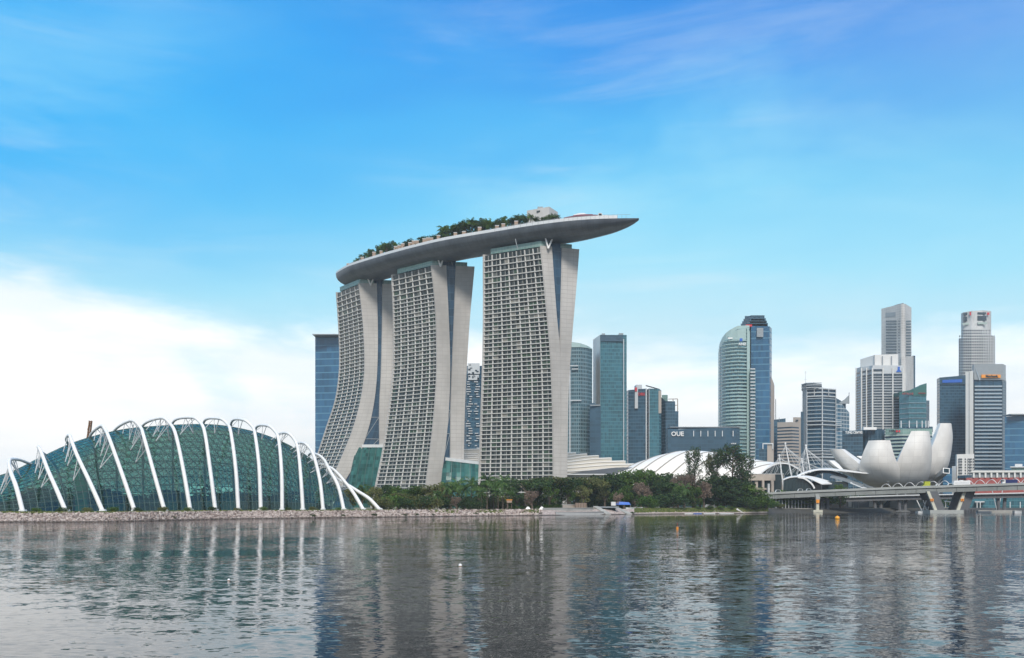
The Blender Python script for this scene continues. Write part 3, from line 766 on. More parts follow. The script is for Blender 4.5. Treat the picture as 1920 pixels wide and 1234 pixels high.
pp = [deckpt(x, 10) for x in range(1044, 1123, 6)]
rg = []
for i, p in enumerate(pp):
    f = i / (len(pp) - 1); h = 4.6 + 1.2 * math.sin(f * math.pi)
    rg.append([p + Vector((0, -3, h - 1.1)), p + Vector((0, 9, h - 1.1)), p + Vector((0, 9, h)), p + Vector((0, -3, h))])
mb.loft(rg, 0, True, caps=True)
mb.build('canopy', solid('maroon canopy', (0.20, 0.055, 0.085), 0.6), park)
mb = MB(); rg = []
for i, x in enumerate(range(1052, 1112, 5)):
    p = deckpt(x, 12); f = i / 11; h = 4.8 + 3.4 * math.sin(f * math.pi) ** .8
    rg.append([p + Vector((0, -2, 3.6)), p + Vector((0, 7, 3.6)), p + Vector((0, 5, h)), p + Vector((0, 0, h))])
mb.loft(rg, 0, True, caps=True); mb.build('shell_roof', M['white_steel'], park)
mb = MB()
for x in range(1048, 1130, 5): p = deckpt(x, 9); mb.box((p.x, p.y, DZ + 2), (.5, .5, 4))
mb.build('column', M['grey_steel'], park)
mb = MB()
for (x, wd, h) in ((1122, 3, 4.5), (1128, 2, 5), (1134, 4, 3.6), (1142, 3, 3)): p = deckpt(x, 5); mb.box((p.x, p.y, DZ + h / 2), (wd, 3, h))
mb.build('service_box', M['white_steel'], park)
mb = MB()
for (x0, x1, h) in ((638, 664, 6.6), (1000, 1040, 5.5)):
    a, b_ = deckpt(x0, 9), deckpt(x1, 9)
    mb.hexa([a + Vector((0, 0, h)), b_ + Vector((0, 0, h)), b_ + Vector((0, 7, h)), a + Vector((0, 7, h)), a + Vector((-1, 0, h + .4)), b_ + Vector((1, 0, h + .4)), b_ + Vector((1, 7, h + .4)), a + Vector((-1, 7, h + .4))])
    for f in (0, .33, .66, 1): p = a.lerp(b_, f); mb.box((p.x, p.y + .4, DZ + h / 2), (.35, .35, h))
mb.build('pergola', M['white_steel'], park)
proto = None
for i, x in enumerate([646, 674, 694, 712] + list(range(733, 820, 9)) + [846, 868, 900, 926, 944, 962]):
    p = deckpt(x, 3.2)
    if proto is None:
        proto = thing('cabana', '', 'cabana', tuple(p), 'beige cabanas along the roof deck')
        mb = MB(); mb.box((p.x, p.y, DZ + 1.9), (2.6, 2.2, 3.8)); mb.build('cabin', M['timber'], proto)
        mb = MB(); mb.box((p.x, p.y, DZ + 4.0), (2.8, 2.4, .3)); mb.build('canopy', M['white_steel'], proto)
        cb = proto
    else:
        cb = copy_tree(proto); cb.location = p; cb.scale = (1, 1, random.uniform(1.15, 1.5))
    cb['label'] = 'small beige cabana standing along the edge of the roof deck'
# ================================================================ skyline
G = {}
G['blue'] = curtain('blue curtain wall', (0.028, 0.115, 0.22), (0.07, 0.20, 0.31), fh=8.4, bw=3, lh=0.16, lv=0.0, var=0.16, rough=0.14)
G['navy'] = curtain('navy curtain wall', (0.028, 0.075, 0.118), (0.05, 0.118, 0.17), fh=4.2, bw=3, lh=0.2, lv=0.08, var=0.3, rough=0.12)
G['teal'] = curtain('teal curtain wall', (0.034, 0.125, 0.165), (0.05, 0.17, 0.205), fh=4.2, bw=2.2, lh=0.2, lv=0.10, var=0.25, rough=0.12)
G['grey_teal'] = curtain('grey green grid wall', (0.03, 0.085, 0.11), (0.155, 0.235, 0.265), fh=4.2, bw=2.4, lh=0.34, lv=0.30, var=0.5, rough=0.15)
G['slate'] = curtain('slate blue wall', (0.035, 0.082, 0.125), (0.045, 0.105, 0.15), fh=3.6, bw=6, lh=0.15, lv=0.03, var=0.14, rough=0.3)
G['mint'] = curtain('pale green glass wall', (0.055, 0.16, 0.20), (0.30, 0.44, 0.44), fh=4.3, bw=2.6, lh=0.42, lv=0.08, var=0.6, rough=0.14)
G['pale_mint'] = solid('pale green panels', (0.37, 0.50, 0.485), 0.35, var=0.1, scale=.04)
G['stone_grid'] = curtain('pale stone wall', (0.50, 0.50, 0.49), (0.58, 0.575, 0.56), fh=4.1, bw=5, lh=0.12, lv=0.1, var=0.05, rough=0.75)
G['punch'] = curtain('punched window wall', (0.50, 0.51, 0.51), (0.50, 0.51, 0.51), fh=4.2, bw=3, lh=0.02, lv=0.0, var=0.06, rough=0.75)
G['ribbon'] = curtain('ribbon glass', (0.016, 0.058, 0.10), (0.03, 0.08, 0.13), fh=50, bw=1.8, lh=0.0, lv=0.12, var=0.35, rough=0.1)
G['band_white'] = solid('white spandrel', (0.50, 0.53, 0.55), 0.6, var=0.07)
G['band_grey'] = solid('silver spandrel', (0.34, 0.41, 0.46), 0.35, var=0.1)
G['band_beige'] = solid('beige spandrel', (0.40, 0.355, 0.315), 0.75, var=0.07)
G['grey_panel'] = solid('grey metal panel', (0.27, 0.30, 0.32), 0.4, var=0.08)
G['white_wall'] = solid('white wall', (0.66, 0.66, 0.64), 0.7, var=0.05)
G['window_grey'] = solid('grey window', (0.10, 0.13, 0.15), 0.2, var=0.2, scale=.1)
G['window_dark'] = solid('dark window', (0.035, 0.055, 0.075), 0.12, var=0.3, scale=.1)

def plan(chain, depth):
    f = [(WX(px, d), d) for px, d in chain]
    return f + [(WX(px, d + depth), d + depth) for px, d in reversed(chain)]
def block(par, name, mat, chain, depth, ys, yb=None):
    """Walls over a front chain of (px, distance); ys gives the roof row, one or per corner."""
    n = len(chain); ys = ys if isinstance(ys, (list, tuple)) else [ys] * n
    zt = [WZ(y, c[1]) for y, c in zip(ys, chain)]
    z0 = LZ if yb is None else WZ(yb, chain[0][1])
    mb = MB(); mb.prism(plan(chain, depth), z0, zt + zt[::-1], 0, bottom=yb is not None); return mb.build(name, mat, par)
def band_mb(mb, chain, z, h, out, inn=.3):
    n = len(chain)
    for i in range(n - 1):
        (pa, da), (pb, db) = chain[i], chain[i + 1]
        q = [(WX(pa, da - out), da - out), (WX(pb, db - out), db - out), (WX(pb, db + inn), db + inn), (WX(pa, da + inn), da + inn)]
        mb.hexa([(x, y, z - h / 2) for x, y in q] + [(x, y, z + h / 2) for x, y in q])
def bands(par, name, mat, chain, y0, y1, step, hpx, out=.8):
    """One ring for every storey between two rows."""
    d = chain[0][1]; k = d / F; y = y0
    while y < y1:
        mb = MB(); band_mb(mb, chain, WZ(y, d), hpx * k, out); mb.build(name, mat, par); y += step
def vbar(mb, px, d, y0, y1, wpx, out=1.0, dep=1.2):
    k = d / F; z0, z1 = WZ(y1, d), WZ(y0, d); mb.box((WX(px, d - out), d - out + dep / 2, (z0 + z1) / 2), (wpx * k, dep, z1 - z0))
def panel(par, name, mat, x0, x1, y0, y1, d, dep=1.0):
    mb = MB(); a, b = W(x0, y1, d), W(x1, y0, d); mb.box(((a.x + b.x) / 2, d, (a.z + b.z) / 2), (b.x - a.x, dep, b.z - a.z)); return mb.build(name, mat, par)
def sign(par, text, x0, x1, y, d, mat, hk=1.0):
    """Letters sized so that the word spans from x0 to x1."""
    o = lettering(text, 1.0, (0, 0, 0), mat, par); me = o.data
    xs = [v.co.x for v in me.vertices]; wd = max(xs) - min(xs); s = (x1 - x0) * d / F / wd
    for v in me.vertices: v.co = (v.co.x * s, v.co.y * s * hk, v.co.z * 2.0)
    q = W((x0 + x1) / 2, y, d); r = Vector(WL[par.name]); o.location = q - r
    return o
def bld(name, label, cat, px, d): return thing(name, label, cat, (WX(px, d), d, LZ))

# far blue slab left of the hotel
b = bld('office_tower', 'plain blue glass office tower half hidden by the leftmost hotel tower', 'skyscraper', 614, 1270)
block(b, 'curtain_wall', G['blue'], [(591, 1270), (641, 1264)], 45, 632.5)
panel(b, 'parapet', G['grey_panel'], 591.5, 640, 631.2, 632.6, 1272, 40)
mb = MB(); mb.tube([W(626, 632, 1285), W(626, 626, 1285)], .8); mb.tube([W(621, 627, 1285), W(636, 628, 1285)], .8); mb.build('roof_crane', M['grey_steel'], b)

# dashed tower between two hotel towers
b = bld('office_tower', 'dark blue office tower with white dashes and a speckled white top, between two hotel towers', 'skyscraper', 888, 1130)
block(b, 'curtain_wall', G['navy'], [(862, 1142), (876, 1128), (900, 1128), (915, 1142)], 40, 686)
block(b, 'crown', G['band_white'], [(877, 1126), (899.5, 1126)], 38, 681, 701)
block(b, 'crown', G['band_white'], [(878, 1126.5), (898, 1126.5)], 3, 703, 712.5)
mb = MB(); rc = random.Random(11)
for i in range(16):
    x, y = rc.uniform(878.5, 897), rc.uniform(684, 711); mb.box(W(x, y, 1125.9), (rc.uniform(.8, 2.6), .5, rc.uniform(.8, 2.2)))
mb.build('fret_pattern', G['window_dark'], b)
mb = MB()
for i in range(30):
    y = 716 + i * 4.6
    for x in (879.5, 893.5):
        if rc.random() < .75: wpx = rc.uniform(3, 9); vv = W(x + rc.uniform(-2, 3.5), y, 1127); mb.box(vv, (wpx * .58, .8, .9))
mb.build('white_dash', G['band_white'], b)

# curved tower right of the widest hotel tower
b = bld('office_tower', 'grey green gridded office tower with a curved sloping top, touching the widest hotel tower', 'skyscraper', 1088, 1150)
ch = [(1040, 1162), (1056, 1150), (1072, 1143), (1088, 1142), (1101, 1148), (1110.5, 1160)]
block(b, 'curtain_wall', G['grey_teal'], ch, 40, [648, 648, 648, 650, 653, 657])
block(b, 'crown', G['pale_mint'], [(p_, d_ - .8) for p_, d_ in ch], 38, [639.5, 640, 641, 643.5, 648, 654], 656)
mb = MB()
for (x, y, w_) in ((1076, 686, 16), (1078, 692, 12), (1080, 751, 20)): mb.box(W(x, y, 1140.5), (w_ * .6, 1, 1.0))
vbar(mb, 1069, 1146, 690, 900, 3.2, 2); mb.build('pale_strip', G['band_white'], b)

# teal slab
b = bld('office_tower', 'tall teal glass office tower with one white end, right of the widest hotel tower', 'skyscraper', 1148, 1180)
block(b, 'curtain_wall', G['teal'], [(1113, 1212), (1125.5, 1180), (1175, 1182)], 42, [637.5, 628, 628])
mb = MB(); q = [(WX(1112, 1211), 1211), (WX(1125, 1178.6), 1178.6), (WX(1125.4, 1180.2), 1180.2), (WX(1113, 1213), 1213)]
mb.prism(q, WZ(762, 1190), [WZ(637, 1211), WZ(628, 1178.6), WZ(628, 1178.6), WZ(637, 1211)], bottom=True); mb.build('white_end', G['white_wall'], b)
mb = MB(); vbar(mb, 1169.4, 1180, 636, 900, 1.5, 1); mb.build('mullion', G['band_white'], b)
block(b, 'parapet', G['slate'], [(1126, 1179.3), (1168, 1179.6)], 3, 628.6, 640)
panel(b, 'roof_unit', G['grey_panel'], 1128, 1134, 626.5, 629.5, 1200, 10); panel(b, 'roof_unit', G['grey_panel'], 1160, 1168, 626, 629.5, 1200, 10)
b = bld('office_block', 'low dark slate block tucked against the white end of the teal tower', 'office block', 1118, 1120)
block(b, 'curtain_wall', G['slate'], [(1106, 1120), (1126.5, 1118)], 30, [754, 760]); panel(b, 'parapet', G['grey_panel'], 1106.5, 1126, 759, 761, 1117.4, .8)

# dark cluster
b = bld('office_tower', 'dark navy office tower with a red sign and a white stripe beside the teal tower', 'skyscraper', 1195, 1250)
block(b, 'curtain_wall', G['navy'], [(1175, 1262), (1178, 1250), (1212.5, 1246)], 40, [733, 731.5, 728.5])
panel(b, 'white_stripe', G['band_white'], 1190.2, 1196, 729, 766, 1246.6, 1.6); panel(b, 'roof_box', G['band_white'], 1191, 1202, 723, 731, 1265, 18)
panel(b, 'red_stripe', M['red'], 1190.4, 1194.4, 726.5, 734, 1245.4, 1.0)
sign(b, 'DBS', 1196.8, 1209, 739.3, 1246.4, M['red'])
mb = MB(); vbar(mb, 1211.4, 1247, 729, 880, 1.4, 1); mb.build('mullion', G['band_white'], b)
b = bld('office_tower', 'slate office tower with a slanting roof beam and a beige notch at its corner', 'skyscraper', 1227, 1244)
block(b, 'curtain_wall', G['teal'], [(1213, 1256), (1217, 1244), (1236, 1246), (1240, 1256)], 40, [730, 728.5, 729.5, 732])
panel(b, 'notch', G['band_beige'], 1234.5, 1239.8, 733, 775, 1246.4, 2.2)
mb = MB(); mb.tube([W(1211, 723, 1262), W(1237, 730.5, 1262)], 1.6, 1.2); mb.build('roof_beam', M['dark_steel'], b)
mb = MB(); vbar(mb, 1217, 1244, 730, 880, 1.0, .9); mb.build('mullion', G['band_white'], b)
b = bld('office_tower', 'stepped navy office tower with an open roof frame, right end of the dark cluster', 'skyscraper', 1258, 1270)
block(b, 'curtain_wall', G['navy'], [(1240, 1284), (1248, 1272), (1266, 1272)], 36, [745, 752, 752.5])
block(b, 'curtain_wall', G['navy'], [(1266, 1273), (1272, 1276)], 30, 771)
block(b, 'roof_box', M['crown_glass'], [(1241, 1290), (1252, 1286)], 18, 740.5, 754)
mb = MB()
for (x, y) in ((1270.5, 748), (1262, 748.5)): mb.tube([W(x, 772 if x > 1268 else 752, 1276), W(x, y, 1276)], 1.2)
mb.tube([W(1253, 748.4, 1276), W(1271, 748, 1276)], 1.0); mb.tube([W(1266, 760, 1276), W(1271, 760, 1276)], .8); mb.build('roof_frame', G['band_beige'], b)

# long low block with white letters
b = bld('office_block', 'long low slate office block with big white OUE letters above the curved roofs', 'office block', 1318, 1006)
block(b, 'curtain_wall', G['slate'], [(1249, 1024), (1252, 1003), (1362, 1003), (1387, 1012)], 50, [806, 805.5, 802, 803.5])
sign(b, 'OUE', 1258.5, 1282, 814, 1002.2, M['white_paint'])
mb = MB()
for x in (1300.6, 1314, 1327.4, 1341, 1354.5, 1367.5, 1374.6):
    d = 1003 if x < 1362 else 1007; vbar(mb, x, d, 808, 818.5, 1.1, 1.6, .8)
mb.build('light_strip', M['white_paint'], b)
sign(b, 'BAYFRONT', 1369.5, 1381, 832, 1006.5, M['white_paint'], 1.3)
panel(b, 'parapet', G['grey_panel'], 1253, 1386, 801.6, 803, 1020, 20)

# curved mint tower with the blue slab behind
b = bld('office_tower', 'pale mint office tower with a quarter-round shoulder and white ANZ letters', 'skyscraper', 1376, 1300)
ch = [(1347, 1340), (1349, 1325), (1354, 1314), (1361, 1306), (1370, 1301), (1383, 1297), (1405, 1301)]
block(b, 'curtain_wall', G['mint'], ch, 40, [668, 658, 646, 636, 627, 617, 614])
block(b, 'roof_cone', G['pale_mint'], [(p_ + .3, d_ + 1.5) for p_, d_ in ch], 34, [656, 644, 633, 624, 617.5, 611, 610])
block(b, 'white_edge', G['pale_mint'], [(1346.6, 1338), (1350, 1322)], 2, [662, 650])
block(b, 'white_edge', G['pale_mint'], [(1400.5, 1297.5), (1406, 1299)], 3, [613, 622])
bands(b, 'balcony_band', G['pale_mint'], [(1353, 1313), (1361, 1304.6), (1370, 1299.6), (1383, 1295.6), (1400, 1298.6)], 642, 868, 6.5, 1.6, .7)
block(b, 'upper_panel', G['pale_mint'], [(1366, 1302), (1383, 1296), (1399, 1299)], 3, [629, 618, 616], 638)
bands(b, 'balcony', G['band_white'], [(1407, 1291), (1416, 1291)], 692, 866, 6.2, 2.2, 1.2)
block(b, 'balcony_column', G['mint'], [(1407, 1292), (1416.5, 1292)], 10, [690, 692])
panel(b, 'logo', M['blue'], 1387, 1392, 634.5, 640, 1292, .6)
sign(b, 'ANZ', 1384.5, 1399, 645.4, 1291.5, M['white_paint']); panel(b, 'sign', M['white_paint'], 1364.5, 1373.5, 633, 635.4, 1299, .6)
b = bld('office_tower', 'deep blue glass office tower with a stepped crown behind the mint tower', 'skyscraper', 1426, 1312)
block(b, 'curtain_wall', G['blue'], [(1399, 1345), (1408.5, 1318), (1443, 1314), (1447, 1330)], 36, [612, 611, 612, 616])
for (xa, xb, y) in ((1389, 1440, 607), (1391.5, 1438, 602.5), (1394, 1436, 598), (1396.5, 1433.5, 592.5)):
    block(b, 'crown_step', G['navy'], [(xa, 1340), (xa + 12, 1322), (xb, 1322)], 26, y, 620)
    band = MB(); band_mb(band, [(xa, 1340), (xa + 12, 1322), (xb, 1322)], WZ(y + .5, 1326), .8, .5); band.build('crown_trim', G['slate'], b)
panel(b, 'light_panel', G['grey_panel'], 1419, 1431, 615, 632, 1313.6, 1); panel(b, 'red_sign', M['red'], 1398.5, 1410, 608.6, 612.6, 1311, 1)
block(b, 'side_slab', G['band_beige'], [(1444, 1322), (1452, 1330)], 20, [700, 722])
mb = MB(); mb.tube([W(1454.4, 790, 1340), W(1454.4, 748, 1340)], 1.0); mb.build('antenna', M['grey_steel'], b)

# small things between the mint tower and the striped block
b = bld('office_block', 'narrow beige and navy block with an open white frame on top', 'office block', 1437, 1150)
block(b, 'curtain_wall', G['navy'], [(1423, 1150), (1438.5, 1150)], 24, 841); block(b, 'stair_tower', G['band_beige'], [(1438.5, 1148), (1450, 1148)], 24, 833)
mb = MB()
for x in (1430.5, 1449): mb.tube([W(x, 842, 1147), W(x, 831.5, 1147)], 1.0)
mb.tube([W(1430, 832, 1147), W(1449.5, 832, 1147)], 1.1); mb.build('roof_frame', M['white_steel'], b)
b = bld('office_block', 'plain dark navy slab rising behind the beige striped block', 'office block', 1462, 1240)
block(b, 'curtain_wall', G['navy'], [(1451, 1240), (1473, 1240)], 24, [787, 784.5]); mb = MB(); mb.tube([W(1461, 790, 1238), W(1461, 783, 1238)], .5); mb.build('antenna', M['grey_steel'], b)
b = bld('office_block', 'beige office block with dark ribbon windows on every storey', 'office block', 1478, 1186)
ch = [(1457.5, 1196), (1485.5, 1184), (1498, 1192)]
block(b, 'window_wall', G['ribbon'], ch, 30, 795); block(b, 'roof_band', G['band_beige'], [(p_, d_ - 1) for p_, d_ in ch], 28, [792, 791.5, 792.5], 801.5)
bands(b, 'spandrel', G['band_beige'], ch, 806, 895, 6.0, 3.2, .9)
b = bld('office_block', 'plain beige stair block behind the striped beige block', 'office block', 1494, 1262)
block(b, 'wall', G['band_beige'], [(1487, 1262), (1501.5, 1258)], 24, 782.5); block(b, 'side_wall', G['slate'], [(1501.5, 1259), (1507, 1262)], 22, 772)
panel(b, 'vent', G['window_dark'], 1492, 1496.5, 787, 789, 1259, 1.2)

# blue tower with a white frame and mast
b = bld('office_tower', 'blue glass office tower in a white frame with a tall mast on its corner', 'skyscraper', 1540, 1322)
block(b, 'curtain_wall', G['ribbon'], [(1506, 1338), (1513, 1322), (1541.5, 1314), (1567, 1326)], 36, [728, 728, 728, 731])
bands(b, 'spandrel', G['band_grey'], [(1513, 1322), (1541.5, 1314), (1567, 1326)], 748, 890, 7.2, 1.5, .8)
bands(b, 'frame_band', G['band_white'], [(1512, 1321.4), (1541.5, 1313.4), (1568, 1325.4)], 730, 748, 6.8, 2.0, 1.2)
block(b, 'crown', G['navy'], [(1503, 1338), (1512, 1318), (1526, 1314), (1541, 1316)], 28, [720, 719, 718.6, 720], 729)
for y in (719, 723, 727.6):
    mb = MB(); band_mb(mb, [(1502.5, 1336), (1512, 1316.6), (1526, 1312.6), (1541, 1314.6)], WZ(y, 1320), .9, 1.0); mb.build('crown_rim', G['band_white'], b)
block(b, 'corner_shaft', G['band_white'], [(1504.5, 1334), (1512.5, 1320)], 4, 727)
mb = MB(); vbar(mb, 1513, 1321, 727, 900, 1.2, 1.6); vbar(mb, 1542, 1313.6, 727, 900, 1.8, 1.6); vbar(mb, 1567.5, 1325, 731, 900, 1.0, 1.4)
for x in (1527, 1554): vbar(mb, x, 1317.5, 730, 744, 1.0, 1.8)
mb.build('frame_post', G['band_white'], b)
mb = MB(); mb.tube([W(1510.4, 722, 1325), W(1510.4, 695, 1325)], .9, taper=lambda q: 1 - .5 * q)
for y, wd in ((712, 5), (699.5, 4), (697, 2)): mb.tube([W(1510.4 - wd / 2, y, 1325), W(1510.4 + wd / 2, y, 1325)], .5)
mb.build('mast', M['white_steel'], b)
for k, y in enumerate((790, 797, 846, 852, 858)):
    mb = MB(); band_mb(mb, [(1513, 1320.6), (1541.5, 1312.6), (1578, 1330)], WZ(y, 1320), 1.1, 1.8); mb.build('frame_band', G['band_white'], b)
b = bld('office_block', 'gridded blue wing with a white sail on its roof, beside the white-framed tower', 'office block', 1580, 1345)
block(b, 'curtain_wall', curtain('white grid glass', (0.03, 0.10, 0.16), (0.42, 0.46, 0.48), fh=5.0, bw=6.5, lh=.22, lv=.1, var=.3), [(1562, 1330), (1578, 1336), (1592.5, 1348)], 30, [756, 757, 774])
block(b, 'core', G['slate'], [(1564, 1352), (1586, 1352)], 20, [744, 757])
mb = MB(); q = [W(1571, 757, 1346), W(1592, 757, 1346), W(1592, 741, 1346), W(1584, 749, 1346)]
mb.hexa([q[0], q[1], q[1] + Vector((0, 2, 0)), q[0] + Vector((0, 2, 0)), q[3], q[2], q[2] + Vector((0, 2, 0)), q[3] + Vector((0, 2, 0))]); mb.build('roof_sail', G['grey_panel'], b)
mb = MB(); mb.tube([W(1592, 757, 1346), W(1592, 736, 1346)], .8); mb.build('antenna', M['grey_steel'], b)

# navy block with white name
b = bld('office_block', 'navy office block with white TUNG CENTRE letters and a ribbed drum beside it', 'office block', 1612, 1150)
block(b, 'curtain_wall', G['navy'], [(1579, 1152), (1618, 1148)], 30, [808, 807])
mb = MB(); cxp, rad = W(1637, 0, 1160), 12.4; rg = []
pl = []
for j in range(40): a = 2 * math.pi * j / 40; r_ = rad * (1.0 if j % 2 else .95); pl.append((cxp.x + r_ * math.cos(a), cxp.y + r_ * math.sin(a)))
mb.prism(pl, LZ, WZ(805, 1150)); mb.build('ribbed_drum', G['slate'], b)
panel(b, 'roof_box', M['white_paint'], 1617.5, 1642, 801.3, 806.3, 1146, 6)
sign(b, 'TUNG CENTRE', 1585, 1617, 811.4, 1146.5, M['white_paint'], 1.35)

# white stepped bank tower
b = bld('office_tower', 'white stepped office tower with dark window rows and a blue emblem at its top corner', 'skyscraper', 1650, 1490)
ch = [(1605, 1524), (1615, 1504), (1630, 1492), (1636, 1482), (1693, 1482)]
block(b, 'wall', G['band_white'], ch, 40, [691, 688, 686.5, 685, 685.5])
block(b, 'upper_step', G['white_wall'], [(1613, 1524), (1640, 1500), (1684, 1500)], 26, [674, 665.5, 664], 692)
mb = MB(); vbar(mb, 1655, 1499, 668, 685, 1.4, 1.6); vbar(mb, 1672, 1499, 668, 685, 1.4, 1.6); vbar(mb, 1639.6, 1500, 666, 685, 1.4, 1.4); mb.build('fin', G['grey_panel'], b)
y = 693.5; r_ = 0
faces = [((1606, 1521.6), (1612.6, 1508.4)), ((1617, 1502.0), (1624, 1496.4)), ((1625.6, 1495), (1634, 1485.4)), ((1638, 1481.4), (1654.5, 1481.4)), ((1657, 1481.4), (1673, 1481.4)), ((1675.5, 1481.4), (1692, 1481.4))]
while y < 905:
    mb = MB(); h = 3.4 if r_ < 2 else 2.3
    for k, (a, c) in enumerate(faces):
        if r_ == 0 and k > 3: continue
        band_mb(mb, [a, c], WZ(y + .6, 1482), h * .77, .35, .5)
    mb.build('window_row', G['window_dark'], b); y += 5.1 if r_ else 8.5; r_ += 1
mb = MB()
for x, d in ((1636, 1482), (1655.7, 1482), (1674.2, 1482), (1693, 1482), (1615.5, 1503.5), (1625, 1496), (1605.6, 1523)): vbar(mb, x, d, 690, 905, 2.2, 1.6)
mb.build('pilaster', G['white_wall'], b)
mb = MB(); mb.hexa([W(1680, 697.5, 1481), W(1690.5, 697.5, 1481), W(1690.5, 697.5, 1482), W(1680, 697.5, 1482), W(1684, 692, 1481), W(1686.5, 692, 1481), W(1686.5, 692, 1482), W(1684, 692, 1482)])
a = W(1685.2, 690.5, 1481.4); mb.box(a, (3.0, 1, 4.2)); mb.build('emblem', M['blue'], b)

# tallest pale tower
b = bld('office_tower', 'tallest pale grey tower, chamfered at the top, behind the white stepped tower', 'skyscraper', 1690, 1730)
block(b, 'wall', G['stone_grid'], [(1652.5, 1765), (1690, 1722), (1697, 1722), (1709, 1750)], 40, [579, 570, 569.5, 577])
block(b, 'lower_wall', G['stone_grid'], [(1690, 1718), (1698, 1718), (1713, 1752)], 30, 668)
block(b, 'dark_side', G['navy'], [(1711, 1752), (1716, 1760)], 30, 667)
y = 601; k = 0
while y < 900:
    mb = MB()
    if y < 664:
        mb.hexa([W(1661, y + 2.9, 1754.4), W(1681, y + 2.9, 1731.4), W(1681, y + 2.9, 1734), W(1661, y + 2.9, 1757), W(1661, y, 1754.4), W(1681, y, 1731.4), W(1681, y, 1734), W(1661, y, 1757)])
        for x in (1684.6, 1687): d = lerp(1765, 1722, (x - 1652.5) / 37.5) - .4; mb.box(W(x, y + 1, d), (.9, 1, 2.2))
    d = 1724 if y < 664 else 1721
    mb.hexa([W(1699, y + 3, d + 1), W(1708, y + 3, d + 22), W(1708, y + 3, d + 25), W(1699, y + 3, d + 4), W(1699, y, d + 1), W(1708, y, d + 22), W(1708, y, d + 25), W(1699, y, d + 4)])
    mb.build('window_row', G['window_grey'], b); y += 5.35; k += 1
mb = MB(); mb.hexa([W(1660.5, 595, 1755), W(1679, 593, 1733.6), W(1679, 593, 1737), W(1660.5, 595, 1758), W(1660.5, 587, 1755), W(1679, 585, 1733.6), W(1679, 585, 1737), W(1660.5, 587, 1758)]); mb.build('plant_louvre', G['grey_panel'], b)
mb = MB(); mb.tube([W(1668, 577, 1760), W(1682, 572, 1745), W(1694, 569, 1735)], 1.6); mb.build('roof_rail', M['grey_steel'], b)

# teal wedge tower
b = bld('office_tower', 'teal office tower with a pointed wedge top in front of the tall pale tower', 'skyscraper', 1716, 1446)
block(b, 'curtain_wall', G['teal'], [(1686, 1458), (1704, 1446), (1737, 1446)], 34, [740, 737, 737])
block(b, 'curtain_wall', G['navy'], [(1737, 1448), (1742.5, 1456)], 30, 751)
mb = MB(); q = [(1686, 1458), (1714, 1445), (1737.4, 1445)]
for (p0, p1, y0, y1) in ((q[0], q[1], 735.5, 730), (q[1], q[2], 730, 718.5)):
    a, c, e, g_ = W(p0[0], 742, p0[1]), W(p1[0], 742, p1[1]), W(p1[0], y1, p1[1]), W(p0[0], y0, p0[1]); bk = Vector((0, 22, 0))
    mb.hexa([a, c, c + bk, a + bk, g_, e, e + bk, g_ + bk])
mb.build('wedge_top', M['atrium_glass'], b)
sign(b, 'HITACHI', 1692, 1712, 738.5, 1444.2, M['brick_red']); sign(b, 'HITACHI', 1722, 1735, 737.6, 1444.2, M['brick_red'])
bands(b, 'transom', G['band_grey'], [(1687, 1457), (1704, 1445.6), (1737, 1445.6)], 757, 800, 9.4, .7, .5)

# low teal bank block
b = bld('office_block', 'low teal banded office block with HSBC letters and white posts on its roof', 'office block', 1705, 1112)
ch = [(1660, 1124), (1692, 1112), (1748, 1112)]
block(b, 'curtain_wall', G['ribbon'], ch, 30, 806); bands(b, 'spandrel', M['crown_glass'], ch, 817, 880, 6.7, 3.0, .9)
block(b, 'sign_band', M['crown_glass'], [(p_, d_ - 1) for p_, d_ in ch], 3, 804, 815)
block(b, 'roof_storey', G['navy'], [(1692, 1120), (1749, 1116)], 20, 800, 808)
mb = MB()
for x in (1689.6, 1705, 1719, 1729, 1736, 1740.5): mb.tube([W(x, 802, 1116), W(x, 789, 1116)], .9)
mb.build('roof_post', M['white_steel'], b)
sign(b, 'HSBC', 1667, 1681, 808.6, 1114, M['dark_steel'])
mb = MB(); a = W(1684.4, 808.6, 1112.6); s_ = 1.5
mb.hexa([a + Vector((-2 * s_, 0, 0)), a + Vector((-s_, 0, -s_)), a + Vector((-s_, .6, -s_)), a + Vector((-2 * s_, .6, 0)), a + Vector((-s_, 0, s_)), a + Vector((0, 0, 0)), a + Vector((0, .6, 0)), a + Vector((-s_, .6, s_))])
mb.hexa([a + Vector((0, 0, 0)), a + Vector((s_, 0, -s_)), a + Vector((s_, .6, -s_)), a + Vector((0, .6, 0)), a + Vector((s_, 0, s_)), a + Vector((2 * s_, 0, 0)), a + Vector((2 * s_, .6, 0)), a + Vector((s_, .6, s_))])
mb.build('emblem', M['red'], b)

# right-hand group
b = bld('office_tower', 'dark slate office tower with a blue strip sign, left of the white slab', 'skyscraper', 1784, 1490)
block(b, 'curtain_wall', G['navy'], [(1756.5, 1510), (1762, 1492), (1812, 1490)], 36, [711, 708, 703.5])
block(b, 'parapet', G['slate'], [(1761.6, 1490.6), (1812, 1488.6)], 2, [708, 703.5], 721)
mb = MB(); a, c = W(1767, 718, 1489.4), W(1804, 717, 1488); mb.hexa([a, c, c + Vector((0, .7, 0)), a + Vector((0, .7, 0)), W(1767, 712.6, 1489.4), W(1804, 711, 1488), W(1804, 711, 1488.7), W(1767, 712.6, 1490.1)]); mb.build('sign', M['blue'], b)
b = bld('office_tower', 'pale many-sided office tower with rows of small square windows, rising behind the banded tower', 'skyscraper', 1832, 1780)
c1 = [(1802, 1800), (1806, 1786), (1822, 1776), (1842, 1776), (1857, 1788), (1858.5, 1800)]; c2 = [(1797.5, 1790), (1806, 1776), (1822, 1766), (1844, 1766), (1862, 1778), (1866, 1792)]
